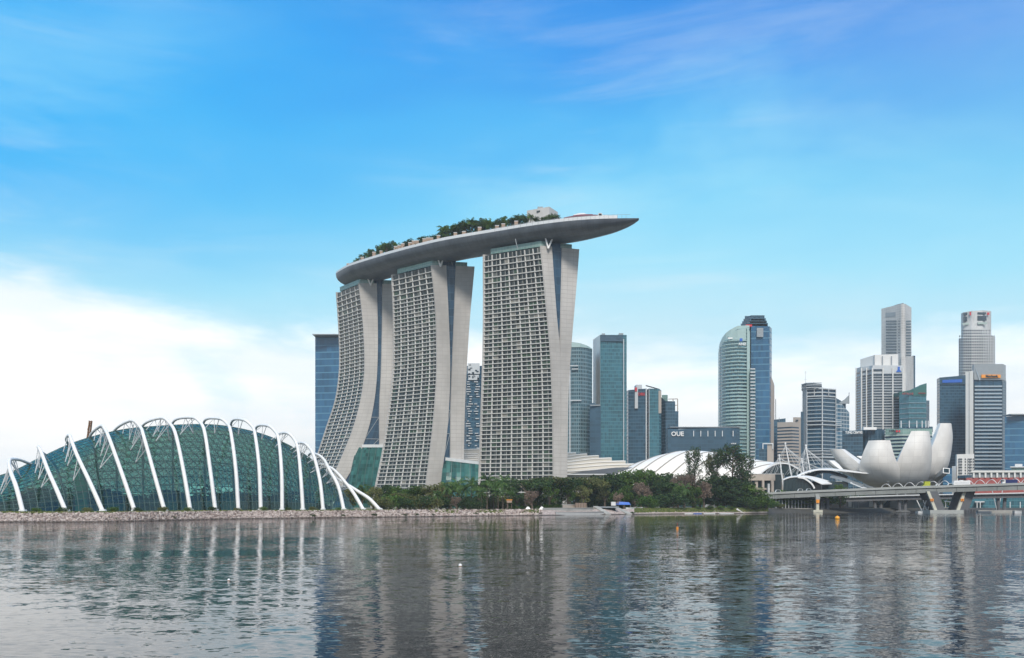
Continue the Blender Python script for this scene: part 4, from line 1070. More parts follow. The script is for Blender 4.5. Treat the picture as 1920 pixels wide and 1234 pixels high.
block(b, 'wall', G['punch'], c1, 40, [588, 586, 583, 582, 583, 585]); block(b, 'lower_wall', G['punch'], c2, 60, [635, 634, 632, 631, 630, 632])
def punched(mb, chain, y, n, w_, h_):
    for i in range(len(chain) - 1):
        (pa, da), (pb, db) = chain[i], chain[i + 1]; m_ = max(1, int(round(abs(pb - pa) / n)))
        for j in range(m_):
            f = (j + .5) / m_; mb.box(W(lerp(pa, pb, f), y, lerp(da, db, f) - .1), (w_, 1.0, h_), 0, math.atan2(db - da, WX(pb, db) - WX(pa, da)))
y = 620
while y < 705:
    mb = MB(); punched(mb, c1 if y < 630 else c2, y, 4.4, 2.3, 2.7); mb.build('window_pattern', G['window_dark'], b); y += 5.3
for (x0, x1, ya, yb) in ((1806.5, 1816, 586.5, 591), (1806.5, 1816, 594, 603), (1832, 1848, 586, 590), (1832, 1849, 592.5, 601.5)): panel(b, 'crown_opening', G['window_dark'], x0, x1, ya, yb, 1777 if x0 > 1820 else 1783, 3.6)
panel(b, 'terrace', M['crown_glass'], 1833, 1850, 604.5, 608, 1774, 2); panel(b, 'terrace', M['crown_glass'], 1804, 1816, 606, 609, 1780, 2)
panel(b, 'red_emblem', M['red'], 1818, 1820.6, 585, 591.5, 1775, 1); panel(b, 'red_emblem', M['red'], 1851, 1855, 586, 590.5, 1780, 1)
b = bld('tower_slab', 'blank white slab standing against the banded tower', 'office tower', 1818, 1390)
block(b, 'wall', G['white_wall'], [(1810.5, 1392), (1825, 1386)], 20, [697.5, 695])
for y in range(700, 880, 9):
    pass
mb = MB(); vbar(mb, 1817.5, 1388.4, 697, 870, .5, .3, .5); mb.build('joint', G['grey_panel'], b)
b = bld('office_tower', 'blue and silver banded office tower with an orange sign under its grey top', 'skyscraper', 1854, 1402)
ch = [(1822, 1416), (1827, 1403), (1879, 1402), (1886.5, 1416)]
block(b, 'curtain_wall', G['ribbon'], ch, 36, 712)
block(b, 'top', G['grey_panel'], [(1822, 1415), (1826.5, 1401), (1880, 1400), (1886, 1415)], 34, [686, 683, 682.5, 685], 714.5)
mb = MB(); a = [W(1829, 690, 1399.6), W(1836, 713, 1399.6), W(1838, 713, 1399.6), W(1830, 690, 1399.6)]; mb.face(a); mb.build('joint', G['band_grey'], b)
panel(b, 'sign', M['orange'], 1840, 1876, 702.5, 708.8, 1399.2, 1.0); sign(b, 'Maybank', 1848, 1871, 705.6, 1398.3, M['dark_steel'])
bands(b, 'spandrel', G['band_grey'], [(1827.5, 1402.4), (1879, 1401.4)], 724.6, 890, 6.85, 2.6, 1.0)
block(b, 'corner_shaft', G['slate'], [(1822, 1414.6), (1827, 1401.2)], 3, 715); block(b, 'corner_shaft', G['slate'], [(1879.5, 1400.8), (1886.8, 1414.6)], 3, 715)
b = bld('office_block', 'wide plain blue office block at the right edge of the skyline', 'office block', 1930, 1290)
block(b, 'curtain_wall', G['blue'], [(1884, 1300), (2010, 1284)], 40, [781.5, 777]); panel(b, 'parapet', G['grey_panel'], 1887, 2008, 777.5, 779.4, 1300, 24)

# low buildings behind the bridge
b = bld('apartment_block', 'small white block with square windows beneath the banded tower', 'apartment block', 1808, 1012)
block(b, 'wall', G['white_wall'], [(1791.5, 1020), (1794, 1012), (1826.5, 1010)], 20, [853, 852, 851])
block(b, 'lower_wing', G['white_wall'], [(1785, 1012), (1793, 1008)], 14, 874)
for y in (861, 866, 871.5, 876.6, 882, 887.5):
    for x in (1798, 1800.5, 1803, 1810, 1815.5, 1818.5, 1821, 1825): mb = MB(); mb.box(W(x, y, 1009.6 if x > 1810 else 1010.6), (.85, .8, 1.3)); mb.build('window', G['window_dark'], b)
block(b, 'blue_annexe', G['blue'], [(1768, 1000), (1785, 996)], 12, 878)
b = bld('long_hall', 'long white colonnaded hall with a red brick base, beyond the right end of the bridge', 'hall', 1870, 905)
block(b, 'brick_base', M['brick_red'], [(1796, 920), (1812, 905), (2060, 895)], 26, [896, 896, 894])
block(b, 'upper_wall', G['grey_panel'], [(1822, 905), (2060, 896)], 20, [884, 883], 897)
block(b, 'cornice', G['white_wall'], [(1821, 903), (2061, 894)], 20, [882.4, 881.5], 886)
for x in range(1826, 2050, 11):
    mb = MB(); d = lerp(905, 895, (x - 1812) / 248); vbar(mb, x, d, 885, 895.6, 3.2, 1.2); mb.build('pier', G['white_wall'], b)
block(b, 'hipped_roof', G['slate'], [(1795, 914), (1810, 905), (1828, 905)], 16, [892, 891, 891], 897)
b = bld('glass_pavilion', 'small pale glass pavilion with a shallow roof at the far right', 'pavilion', 1912, 980)
block(b, 'glazing', M['crown_glass'], [(1896, 985), (1960, 980)], 20, 876); block(b, 'roof', M['white_steel'], [(1894, 983), (1962, 978)], 22, 874.6, 876.6); block(b, 'roof_lantern', M['white_steel'], [(1903, 984), (1917, 984)], 8, 870, 875)
# ================================================================ curved roofs
M['cream'] = solid('cream roof membrane', (0.62, 0.585, 0.52), 0.6, var=0.05, scale=.05)
M['white_roof'] = solid('white roof membrane', (0.80, 0.78, 0.74), 0.55, var=0.04, scale=.05)
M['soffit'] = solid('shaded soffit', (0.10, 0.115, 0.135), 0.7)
b = thing('exhibition_hall', 'cream hall roof in stepped overlapping layers, between the widest tower and the white vault', 'hall', (WX(1110, 850), 850, LZ))
ends = [(1080, 848), (1101, 850.6), (1123, 853.8), (1147, 858.2), (1173, 863.9), (1192, 869.5), (1205, 876)]
left = [845, 849.5, 854.5, 859.5, 865, 871, 878]
for i, ((xe, ye), yl) in enumerate(zip(ends, left)):
    d = 880 - i * 10; mb = MB(); rg = []
    for k in range(25):
        f = k / 24; x = lerp(850, xe, f)
        fy = interp([(850, 843 + i * 1.5), (900, yl - 1.5 + (-2 if i < 3 else 0)), (985, yl - 2.5), (1064, yl + 3.2 if i > 0 else 849), (xe, ye)], x) if i < 1 else interp([(850, 846 + i * 3), (1000, lerp(yl + 16, yl + 6, .5) - 6), (1064, yl + 5.2), (lerp(1064, xe, .55), lerp(yl + 5.2, ye, .75)), (xe, ye)], x)
        p = W(x, fy, d); th = 3.8
        rg.append([p + Vector((0, 0, -th)), p + Vector((0, 16, -th + 1.0)), p + Vector((0, 16, 1.0)), p])
    mb.loft(rg, 0, True, caps=True); mb.build('roof_layer', M['cream'], b, smooth=False)
    mb = MB(); mb.tube([r[3] + Vector((0, -.35, -.4)) for r in rg], .6, .6); mb.build('roof_edge', M['white_roof'], b)
mb = MB(); rg = []
for k in range(13): x = lerp(1030, 1196, k / 12); y = interp([(1030, 898), (1064, 889), (1110, 882), (1160, 876.5), (1196, 877)], x); p = W(x, y, 812); q = W(x, 894, 812); rg.append([q, q + Vector((0, 4, 0)), p + Vector((0, 4, 0)), p])
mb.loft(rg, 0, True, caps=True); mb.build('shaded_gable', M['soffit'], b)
panel(b, 'podium', M['concrete'], 1040, 1190, 890, 930, 806, 4); panel(b, 'rear_wall', M['beige'], 820, 1040, 872, 958, 905, 4); panel(b, 'cornice', M['white_steel'], 1040, 1150, 888.6, 890.6, 803, 3)

b = thing('vaulted_theatre', 'big white vaulted roof with curved seams and an arched glass end, behind the tall trees', 'theatre', (WX(1300, 830), 830, LZ))
RG = [(1136, 893), (1170, 879), (1200, 867), (1230, 856.5), (1262, 848.5), (1292, 845), (1330, 847), (1370, 853), (1410, 860.5), (1440, 865.5), (1462, 868.5)]
EV = [(0, 1136), (.12, 1160), (.3, 1210), (.5, 1280), (.7, 1340), (.85, 1385), (1, 1421)]
def vault(s, tt):
    """s along the ridge, tt from the front eave (0) over the ridge (1) to the far eave (2)."""
    x = lerp(1136, 1462, s); r = W(x, interp(RG, x), 835); e = W(interp(EV, s), 893, 800); e.z = LZ + 18
    if r.z < e.z: r.z = e.z + .2
    back = Vector((r.x + (r.x - e.x) * .5, 872, LZ + 18))
    if tt <= 1:
        a = tt * math.pi / 2; return Vector((lerp(e.x, r.x, lerp(1 - math.cos(a), tt, .35)), lerp(e.y, r.y, 1 - math.cos(a)), lerp(e.z, r.z, math.sin(a))))
    a = (tt - 1) * math.pi / 2; return Vector((lerp(r.x, back.x, math.sin(a)), lerp(r.y, back.y, math.sin(a)), lerp(back.z, r.z, math.cos(a))))
mb = MB(); rg = [[vault(i / 48, j / 12) for j in range(25)] for i in range(49)]
mb.loft(rg, 0, False); mb.build('roof', M['white_roof'], b, smooth=True)
seam = solid('roof seam', (0.36, 0.33, 0.29), 0.7)
for i in range(4, 48, 5):
    mb = MB(); mb.tube([vault(min(1, max(0, i / 48 - .12 + .26 * min(1, j / 12))), j / 12) + Vector((0, -.2, .12)) for j in range(14)], .9, .5); mb.build('seam', seam, b)
mb = MB(); mb.tube([vault(1, j / 12) + Vector((.2, 0, .2)) for j in range(25)], 1.3, 1.3); mb.build('edge_rim', M['white_paint'], b)
mb = MB(); E_ = [vault(1, j / 12) for j in range(25)]; c = Vector((WX(1500, 815), 812, LZ + 18))
arc = [(1421, 893), (1432, 883), (1444, 875), (1456, 870), (1468, 868.6), (1480, 870.5), (1490, 875.5), (1500, 882), (1508, 893)]
for i in range(len(arc) - 1):
    (x0, y0), (x1, y1) = arc[i], arc[i + 1]
    mb.face([W(x0, 893, 803), W(x1, 893, 803), W(x1, y1, 803), W(x0, y0, 803)]); mb.face([W(x0, y0, 803), W(x1, y1, 803), W(x1, y1, 812), W(x0, y0, 812)])
mb.build('arched_glazing', M['dark_glass'], b)
mb = MB(); mb.tube(spline([W(x, y, 802) for x, y in arc], 40), 1.0, 1.0)
mb.build('arch_rim', M['white_paint'], b)
mb = MB()
for x0, y0, x1, y1 in ((1434, 893, 1450, 873), (1450, 893, 1466, 869), (1470, 893, 1484, 873), (1440, 893, 1436, 881), (1460, 893, 1456, 871), (1486, 893, 1480, 871)): mb.tube([W(x0, y0, 802.4), W(x1, y1, 802.4)], .35)
mb.build('glazing_bar', M['grey_steel'], b)
b2 = thing('colonnade_block', 'beige stone block with square dark openings under the white vault', 'building', (WX(1432, 780), 780, LZ))
a, c = W(1388, 0, 792), W(1470, 0, 782)
mb = MB(); mb.prism([(a.x, a.y + 3), (c.x, c.y + 3), (c.x, c.y + 14), (a.x, a.y + 14)], LZ, WZ(890, 790)); mb.build('window_wall', M['dark_glass'], b2)
def colbar(mb, x0, x1, y0, y1, d=None, dep=3.2):
    d = d or lerp(792, 782, ((x0 + x1) / 2 - 1388) / 82); p, q = W(x0, y1, d), W(x1, y0, d); mb.box(((p.x + q.x) / 2, d + dep / 2 - .3, (p.z + q.z) / 2), (q.x - p.x, dep, q.z - p.z))
mb = MB(); colbar(mb, 1388, 1469, 889, 901); mb.build('frieze', M['beige'], b2)
mb = MB(); colbar(mb, 1388, 1469, 915, 918.4, 787.4); mb.build('floor_band', M['beige'], b2)
for x0, x1 in ((1388, 1394), (1406, 1410), (1416, 1421), (1429, 1433), (1446, 1451), (1466, 1469)):
    mb = MB(); colbar(mb, x0, x1, 901, 930); mb.build('pillar', M['beige'], b2)
mb = MB(); colbar(mb, 1440, 1443, 907, 925, 783); mb.build('flagpole', M['white_steel'], b2)
mb = MB(); colbar(mb, 1387, 1470, 888.2, 889.4, None, 3.8); mb.build('coping', M['white_steel'], b2)

# white masts with their cables
for (tops, lab) in ((((1461, 855), (1466, 891), 770), 'short white mast, leftmost of the leaning cable masts'), (((1472.6, 832.5), (1483.6, 891), 768), 'tall slim white mast leaning before the beige striped block'),
                    (((1503.4, 861.5), (1506.6, 884), 766), 'short white mast with a splayed stay frame beside the biggest mast'), (((1511, 836.5), (1518.6, 881), 764), 'tall white A-shaped mast, widest of the cable masts')):
    (tx, ty), (bx, by), d = tops
    b = thing('cable_mast', lab, 'mast', (WX(bx, d), d, LZ), 'white cable masts of the event plaza')
    mb = MB(); tp = W(tx, ty, d); bs = W(bx, by, d); ft = bs + (bs - tp).normalized() * 3; ft = Vector((bs.x + (bs.x - tp.x) / (tp.z - bs.z) * (bs.z - LZ), d, LZ))
    mb.tube([ft, bs, tp], 1.15, 1.15, n=8, taper=lambda q: 1 - .3 * q); mb.build('pole', M['white_paint'], b)
    if tx > 1500:
        mb = MB(); q = W(tx - (10 if tx > 1505 else 8), 888, d + 4); q2 = Vector((q.x - 1, q.y, LZ)); mb.tube([tp, q, q2], .6, .6, n=6)
        for f in (.3, .5, .7, .85): mb.tube([tp.lerp(q, f), tp.lerp(bs, f)], .3, .3)
        mb.build('stay_frame', M['white_steel'], b)
    mb = MB()
    for k in range(5): e = W(tx + 18 + k * 13, 872 + k * 5, d - 4); mb.tube([tp - Vector((0, 0, .6 + k * .4)), e], .2, .2, cap=False)
    for k in range(3): e = W(tx - 10 - k * 9, 890, d + 2); mb.tube([tp - Vector((0, 0, .6 + k * .4)), e], .17, .17, cap=False)
    mb.build('cable', M['white_steel'], b)
    mb = MB(); mb.ball(tp + Vector((0, 0, .4)), .75, nu=8, nv=5); mb.build('finial', M['white_paint'], b)

# curved canopies before the museum
def sheet(par, name, mat, up_, lo, th, d0, d1, n=28):
    """Roof sheet between an upper and a lower edge line."""
    mb = MB(); rg = []
    U_ = spline([W(x, y, d1) for x, y in up_], n); L_ = spline([W(x, y, d0) for x, y in lo], n)
    for a, c in zip(U_, L_): rg.append([c, a, a + Vector((0, 0, -th)), c + Vector((0, 0, -th))])
    mb.loft(rg, 0, True, caps=True); return mb.build(name, mat, par)
b = thing('plaza_canopy', 'long thin pale canopy arching from the vault towards the flower-shaped museum', 'canopy', (WX(1560, 750), 750, LZ))
sheet(b, 'roof', M['white_paint'], [(1494, 891), (1512, 883.5), (1535, 878.6), (1570, 879), (1610, 883.5), (1634, 886.4)], [(1495, 891.6), (1514, 884.2), (1537, 879.8), (1570, 881), (1610, 885), (1633, 886.8)], .8, 742, 756)
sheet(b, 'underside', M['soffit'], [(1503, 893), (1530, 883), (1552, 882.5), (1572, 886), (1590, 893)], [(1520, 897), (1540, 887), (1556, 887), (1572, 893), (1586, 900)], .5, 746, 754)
for x in (1528, 1560, 1600):
    mb = MB(); p = W(x, 883, 749); mb.tube([p, Vector((p.x, p.y, LZ))], .5, .5, n=6); mb.build('column', M['grey_steel'], b)
b = thing('plaza_canopy', 'low white canopy with an arched glass end, in front of the masts', 'canopy', (WX(1510, 735), 735, LZ))
sheet(b, 'roof', M['white_paint'], [(1468, 898), (1478, 894), (1492, 892), (1515, 892), (1535, 896), (1552, 901), (1567, 906)], [(1468.6, 899), (1479, 895), (1491, 893.2), (1509, 893.8), (1522, 898), (1534, 903.6), (1542, 907)], .7, 728, 742)
mb = MB(); mb.tube(spline([W(x, y, 727) for x, y in ((1496, 895), (1507, 897), (1517, 903), (1523, 909), (1527, 916))], 20), 1.1, 1.1); mb.build('arch_leg', M['white_paint'], b)
mb = MB()
ac = [(1468.6, 899), (1479, 895.6), (1491, 894), (1503, 897), (1514, 902), (1522, 909), (1526, 918)]
for i in range(len(ac) - 1): (x0, y0), (x1, y1) = ac[i], ac[i + 1]; mb.face([W(x0, 930, 729), W(x1, 930, 729), W(x1, y1, 729), W(x0, y0, 729)]); mb.face([W(x0, y0, 729), W(x1, y1, 729), W(x1, y1, 738), W(x0, y0, 738)])
mb.build('end_glazing', M['dark_glass'], b)
mb = MB()
for x in range(1474, 1526, 6): mb.tube([W(x, 930, 728.6), W(x, interp(ac, x), 728.6)], .22)
mb.build('glazing_bar', M['dark_steel'], b)
mb = MB(); mb.prism(plan([(1520, 738), (1590, 738)], 8), LZ, WZ(903, 738)); mb.build('shop_front', M['dark_glass'], b)
b = thing('ramp_roof', 'dark grey roof fins sloping down under the museum petals', 'canopy', (WX(1590, 740), 742, LZ))
sheet(b, 'roof', M['grey_steel'], [(1560, 891), (1580, 895), (1603, 903), (1621, 909)], [(1556, 894), (1577, 899), (1600, 906.5), (1618, 911)], .6, 736, 744)
sheet(b, 'roof', M['white_steel'], [(1596, 903), (1612, 910), (1626, 915)], [(1594, 905), (1611, 912), (1624, 917)], .5, 734, 740)
for x, y in ((1566, 896), (1590, 903), (1610, 910)): mb = MB(); p = W(x, y, 740); mb.tube([p, Vector((p.x, p.y, LZ))], .5, .5); mb.build('column', M['grey_steel'], b)

# ================================================================ flower-shaped museum
M['petal'] = curtain('pale petal cladding', (0.70, 0.68, 0.645), (0.55, 0.53, 0.50), fh=5.0, bw=6, lh=.035, lv=.025, var=.03, rough=.6, lrough=.6)
M['petal_side'] = solid('bright petal side', (0.76, 0.735, 0.70), .6, var=.05, scale=.05)
MC = W(1693, 905, 790); MC.z = LZ + 5
b = thing('flower_museum', 'pale museum shaped like an open lotus flower with tall cut-off petals', 'museum', (MC.x, MC.y, LZ))
def petal(mid, wid, thick, inward):
    """mid: outer face line as (px, row, distance), wid: width in metres at each, thick: depth towards the flower's heart."""
    n = 22; P = spline([W(*q) for q in mid], n); m_ = len(mid) - 1; rg, uv_ = [], []; inn = Vector(inward); inn.normalize(); side = inn.cross(Vector((0, 0, 1))); side.normalize()
    for i, p in enumerate(P):
        s = i / (n - 1) * m_; wd = interp([(k, w_) for k, w_ in enumerate(wid)], s) / 2; tk = interp([(k, w_) for k, w_ in enumerate(thick)], s); r, u = [], []
        for j in range(9):
            g = j / 8 * 2 - 1; r.append(p + side * (wd * g) + inn * (g * g * wd * .50)); u.append((wd * g + 60, p.z))
        cz = Vector((0, 0, 0))
        r += [p + side * (wd * .62) + inn * (tk * .72 + wd * .3), p + inn * (tk + wd * .2), p - side * (wd * .62) + inn * (tk * .72 + wd * .3)]; u += [(wd, p.z)] * 3 + [u[0]]
        rg.append(r); uv_.append(u)
    mb = MB(); k = 12
    base = [mb.vs(r) for r in rg]
    for i in range(n - 1):
        for j in range(k):
            q = (j + 1) % k; mb.idx((base[i] + j, base[i] + q, base[i + 1] + q, base[i + 1] + j), 0 if j < 8 else 1, [uv_[i][j], uv_[i][j + 1], uv_[i + 1][j + 1], uv_[i + 1][j]])
    mb.idx([base[-1] + j for j in range(k)], 1); o = mb.build('petal', [M['petal'], M['petal_side']], b)
    for f in o.data.polygons: f.use_smooth = f.material_index == 0
    try:
        o.data.set_sharp_from_angle(angle=R(38))
    except Exception: pass
    return o
# far-left, left, middle-left, middle-right, right and the ones behind
petal([(1668, 914, 776), (1630, 905, 762), (1598, 886, 757), (1574, 862, 757), (1560, 842.5, 760)], [18, 26, 24, 19, 13], [16, 22, 22, 15, 9], (1, .42, 0))
petal([(1640, 905, 800), (1600, 895, 800), (1566, 880, 806), (1548, 864, 812)], [12, 12, 10, 8], [8, 9, 8, 6], (1, -.1, 0))
petal([(1682, 918, 766), (1662, 906, 746), (1650, 880, 735), (1647, 852, 733), (1649, 825.5, 736)], [17, 30, 28, 21.5, 14.8], [12, 18, 18, 12, 8], (.32, 1, 0))
petal([(1698, 918, 766), (1714, 908, 746), (1724, 878, 735), (1730, 842, 733), (1732, 808, 737)], [20, 30, 30, 24.5, 15], [12, 20, 20, 14, 8], (-.26, 1, 0))
petal([(1716, 918, 782), (1748, 905, 762), (1767, 874, 751), (1775, 842, 750), (1779, 817, 752), (1779, 793.5, 757)], [16, 25, 22.5, 20, 16, 10.5], [12, 18, 18, 15, 11, 8], (-.42, 1, 0))
petal([(1690, 900, 812), (1700, 880, 822), (1712, 860, 826), (1720, 838, 826)], [22, 24, 20, 14], [10, 12, 10, 7], (0, -1, 0))
petal([(1680, 900, 812), (1650, 885, 822), (1625, 868, 826), (1606, 856, 828)], [22, 22, 18, 12], [10, 12, 10, 7], (.8, -.8, 0))
mb = MB(); cc = W(1690, 916, 788)
mb.ball((cc.x, cc.y + 6, LZ + 17), 27, nu=28, nv=14, sq=(1.0, .95, .66)); bw = mb.build('bowl', M['petal'], b, smooth=True)
mb = MB()                                          # snout window on the right
s0 = W(1756, 897, 757); e0 = W(1774, 883, 736)
dv = (e0 - s0); dv.normalize(); mb.tube([s0 - dv * 6, e0], 3.9, 3.2, n=4, up=(.1, 0, 1)); mb.build('window_snout', M['petal'], b)
mb = MB(); q = e0 + dv * .1; fr_ = 4.6
mb.tube([e0 - dv * .2, e0 + dv * .5], 4.6, 4.0, n=4, up=(.1, 0, 1)); mb.build('window_frame', M['white_paint'], b)
mb = MB(); mb.tube([e0 + dv * .5, e0 + dv * .62], 3.6, 3.0, n=4, up=(.1, 0, 1)); mb.build('window_pane', M['dark_glass'], b)
mb = MB(); mb.prism([(cc.x - 14, cc.y - 14), (cc.x + 14, cc.y - 14), (cc.x + 14, cc.y + 14), (cc.x - 14, cc.y + 14)], LZ - 1, LZ + 8); mb.build('plinth', M['dark_glass'], b)

# ================================================================ bridges
def brline(x): 
    f = (x - 1420) / (1980 - 1420); return lerp(712, 640, f)
def brtop(x): return interp([(1380, 926.6), (1437, 923.6), (1500, 920.4), (1600, 916.2), (1700, 912.2), (1800, 909), (1920, 905), (2200, 897)], x)
M['girder'] = solid('bridge concrete', (0.25, 0.265, 0.255), .85, var=.25, scale=.1)
M['girder_top'] = solid('pale bridge parapet', (0.36, 0.375, 0.36), .85, var=.15, scale=.1)
b = thing('road_bridge', 'long grey concrete road bridge on slanting piers crossing the right side', 'bridge', (WX(1690, 680), 680, 0))
xs = list(range(1396, 2240, 12))
def brbox(mb, x0, x1, dz0, dz1, off0, off1):
    q = []
    for x in (x0, x1):
        d = brline(x); z = WZ(brtop(x), d); q.append((x, d, z))
    (xa, da, za), (xb, db, zb) = q; A_, B_ = Vector((WX(xa, da), da, za)), Vector((WX(xb, db), db, zb))
    mb.hexa([A_ + Vector((0, off0, dz0)), B_ + Vector((0, off0, dz0)), B_ + Vector((0, off1, dz0)), A_ + Vector((0, off1, dz0)),
             A_ + Vector((0, off0, dz1)), B_ + Vector((0, off0, dz1)), B_ + Vector((0, off1, dz1)), A_ + Vector((0, off1, dz1))])
for nm, mt, z0, z1, o0, o1 in (('parapet', M['girder_top'], -1.5, 0, 0, .5), ('deck', M['asphalt'], -1.9, -1.1, .5, 24), ('girder', M['girder'], -4.6, -1.5, .7, 2.2), ('girder', M['dark_concrete'], -4.4, -1.9, 6, 19), ('parapet', M['girder_top'], -1.5, -.1, 24, 24.5)):
    mb = MB()
    for i in range(len(xs) - 1): brbox(mb, xs[i], xs[i + 1], z0, z1, o0, o1)
    mb.build(nm, mt, b)
mb = MB()
for x in range(1452, 1940, 38): brbox(mb, x, x + .9, -4.7, -1.5, .55, 1.0)
mb.build('joint', M['dark_concrete'], b)
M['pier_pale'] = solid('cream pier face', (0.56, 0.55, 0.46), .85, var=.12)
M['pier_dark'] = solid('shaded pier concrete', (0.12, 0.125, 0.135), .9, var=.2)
def slantpier(xt, xb, wt, right):
    d = brline(1785) - 1; zt = WZ(923, d); zb = WZ(957, d)
    mb = MB(); tw, k = wt * d / F, d / F
    T_, B_ = Vector((WX(xt, d), d + 1.2, zt + .6)), Vector((WX(xb, d), d + 1.2, zb - .4))
    wv = Vector((tw, 0, 0)); dp = Vector((0, 1.6, 0))
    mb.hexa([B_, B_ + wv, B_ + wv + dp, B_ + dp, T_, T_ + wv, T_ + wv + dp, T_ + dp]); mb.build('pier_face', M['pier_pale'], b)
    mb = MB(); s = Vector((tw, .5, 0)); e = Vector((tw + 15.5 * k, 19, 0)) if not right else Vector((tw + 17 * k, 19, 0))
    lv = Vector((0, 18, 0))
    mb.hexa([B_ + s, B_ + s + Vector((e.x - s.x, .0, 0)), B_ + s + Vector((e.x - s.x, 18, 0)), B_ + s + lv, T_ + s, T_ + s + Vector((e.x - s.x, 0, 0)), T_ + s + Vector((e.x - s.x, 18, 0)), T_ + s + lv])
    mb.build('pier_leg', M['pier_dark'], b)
    mb = MB(); c = T_.lerp(B_, .44) + wv * .5 + Vector((0, -.35, 0)); mb.box(c, (tw * 1.05, .5, tw * .85)); sg = mb.build('marker_board', M['orange'], b)
    mb = MB(); mb.box(c + Vector((0, -.3, 0)), (tw * .35, .15, tw * .42)); mb.build('marker_symbol', M['brick_red'], sg)
slantpier(1739, 1754, 5.6, False); slantpier(1808.5, 1795, 5.6, True)
d = brline(1780); mb = MB(); a, c = W(1744, 964, d - 2), W(1807, 956.5, d - 2); mb.hexa([(a.x, a.y, -1), (c.x, a.y, -1), (c.x, a.y + 22, -1), (a.x, a.y + 22, -1), (a.x, a.y, c.z), (c.x, a.y, c.z), (c.x, a.y + 22, c.z), (a.x, a.y + 22, c.z)]); mb.build('pile_cap', M['girder_top'], b)
mb = MB()
for x in range(1809, 1831, 3): p = W(x, 960, d - 1); mb.box((p.x, p.y + 1, .9), (.55, 1.2, 3))
a, c = W(1807, 0, d), W(1831, 0, d); mb.hexa([(a.x, a.y + .5, 1.2), (c.x, a.y + .5, 1.2), (c.x, a.y + 20, 1.2), (a.x, a.y + 20, 1.2), (a.x, a.y + .5, c.z * 0 + 2.2), (c.x, a.y + .5, 2.2), (c.x, a.y + 20, 2.2), (a.x, a.y + 20, 2.2)]); mb.build('pile_fender', M['pier_dark'], b)
d = brline(1533); mb = MB(); p = W(1534, 0, d); z_ = WZ(937, d)
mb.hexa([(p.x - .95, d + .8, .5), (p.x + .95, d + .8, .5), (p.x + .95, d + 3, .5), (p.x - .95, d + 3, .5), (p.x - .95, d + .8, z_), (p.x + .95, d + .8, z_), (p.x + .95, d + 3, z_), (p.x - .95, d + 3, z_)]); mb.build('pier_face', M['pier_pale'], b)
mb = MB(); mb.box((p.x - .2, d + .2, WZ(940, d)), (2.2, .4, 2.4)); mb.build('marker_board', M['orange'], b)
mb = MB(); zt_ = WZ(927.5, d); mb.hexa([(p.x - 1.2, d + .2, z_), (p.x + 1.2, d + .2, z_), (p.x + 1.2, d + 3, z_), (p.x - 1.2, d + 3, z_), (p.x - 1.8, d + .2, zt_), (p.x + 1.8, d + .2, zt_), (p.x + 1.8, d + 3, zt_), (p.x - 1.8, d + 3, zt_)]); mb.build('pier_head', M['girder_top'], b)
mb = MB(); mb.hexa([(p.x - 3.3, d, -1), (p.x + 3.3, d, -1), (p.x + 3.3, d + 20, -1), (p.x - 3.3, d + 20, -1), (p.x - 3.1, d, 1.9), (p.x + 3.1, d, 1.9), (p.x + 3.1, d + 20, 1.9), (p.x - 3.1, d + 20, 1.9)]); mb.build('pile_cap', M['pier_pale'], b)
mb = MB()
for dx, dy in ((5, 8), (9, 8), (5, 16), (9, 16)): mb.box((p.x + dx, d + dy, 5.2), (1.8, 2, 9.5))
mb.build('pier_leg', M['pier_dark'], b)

b = thing('low_bridge', 'lower dark bridge with a white edge running behind the road bridge', 'bridge', (WX(1720, 725), 725, 0))
def lbl(x): return interp([(1430, 742), (1600, 728), (1760, 716), (2200, 690)], x)
def lbt(x): return interp([(1430, 937), (1570, 932.5), (1700, 928.5), (1920, 924), (2200, 917)], x)
for nm, mt, z0, z1, o0, o1 in (('edge_beam', M['white_steel'], -.55, .25, 0, .6), ('deck', M['dark_concrete'], -1.2, -.1, .6, 13), ('girder', M['pier_dark'], -3.4, -1.2, 1.6, 12)):
    mb = MB()
    for i in range(len(xs) - 1):
        x0, x1 = xs[i], xs[i + 1]; A_, B_ = W(x0, lbt(x0), lbl(x0)), W(x1, lbt(x1), lbl(x1))
        mb.hexa([v + Vector((0, oo, zz)) for zz in (z0, z1) for v, oo in ((A_, o0), (B_, o0), (B_, o1), (A_, o1))])
    mb.build(nm, mt, b)
for x in (1651, 1697, 1884):
    d = lbl(x); p = W(x, 0, d)
    for sx in (-2.6, 2.6):
        mb = MB(); mb.tube([(p.x + sx * .7, d + 5, 0), (p.x + sx, d + 5, WZ(lbt(x), d) - 1.2)], 2.3, 2.3, n=8); mb.build('pier', M['pier_dark'], b)
    mb = MB(); mb.ball((p.x, d + 5, .2), 5.5, sq=(1, 1, .32), nu=14); mb.build('pile_cap', M['dark_concrete'], b)

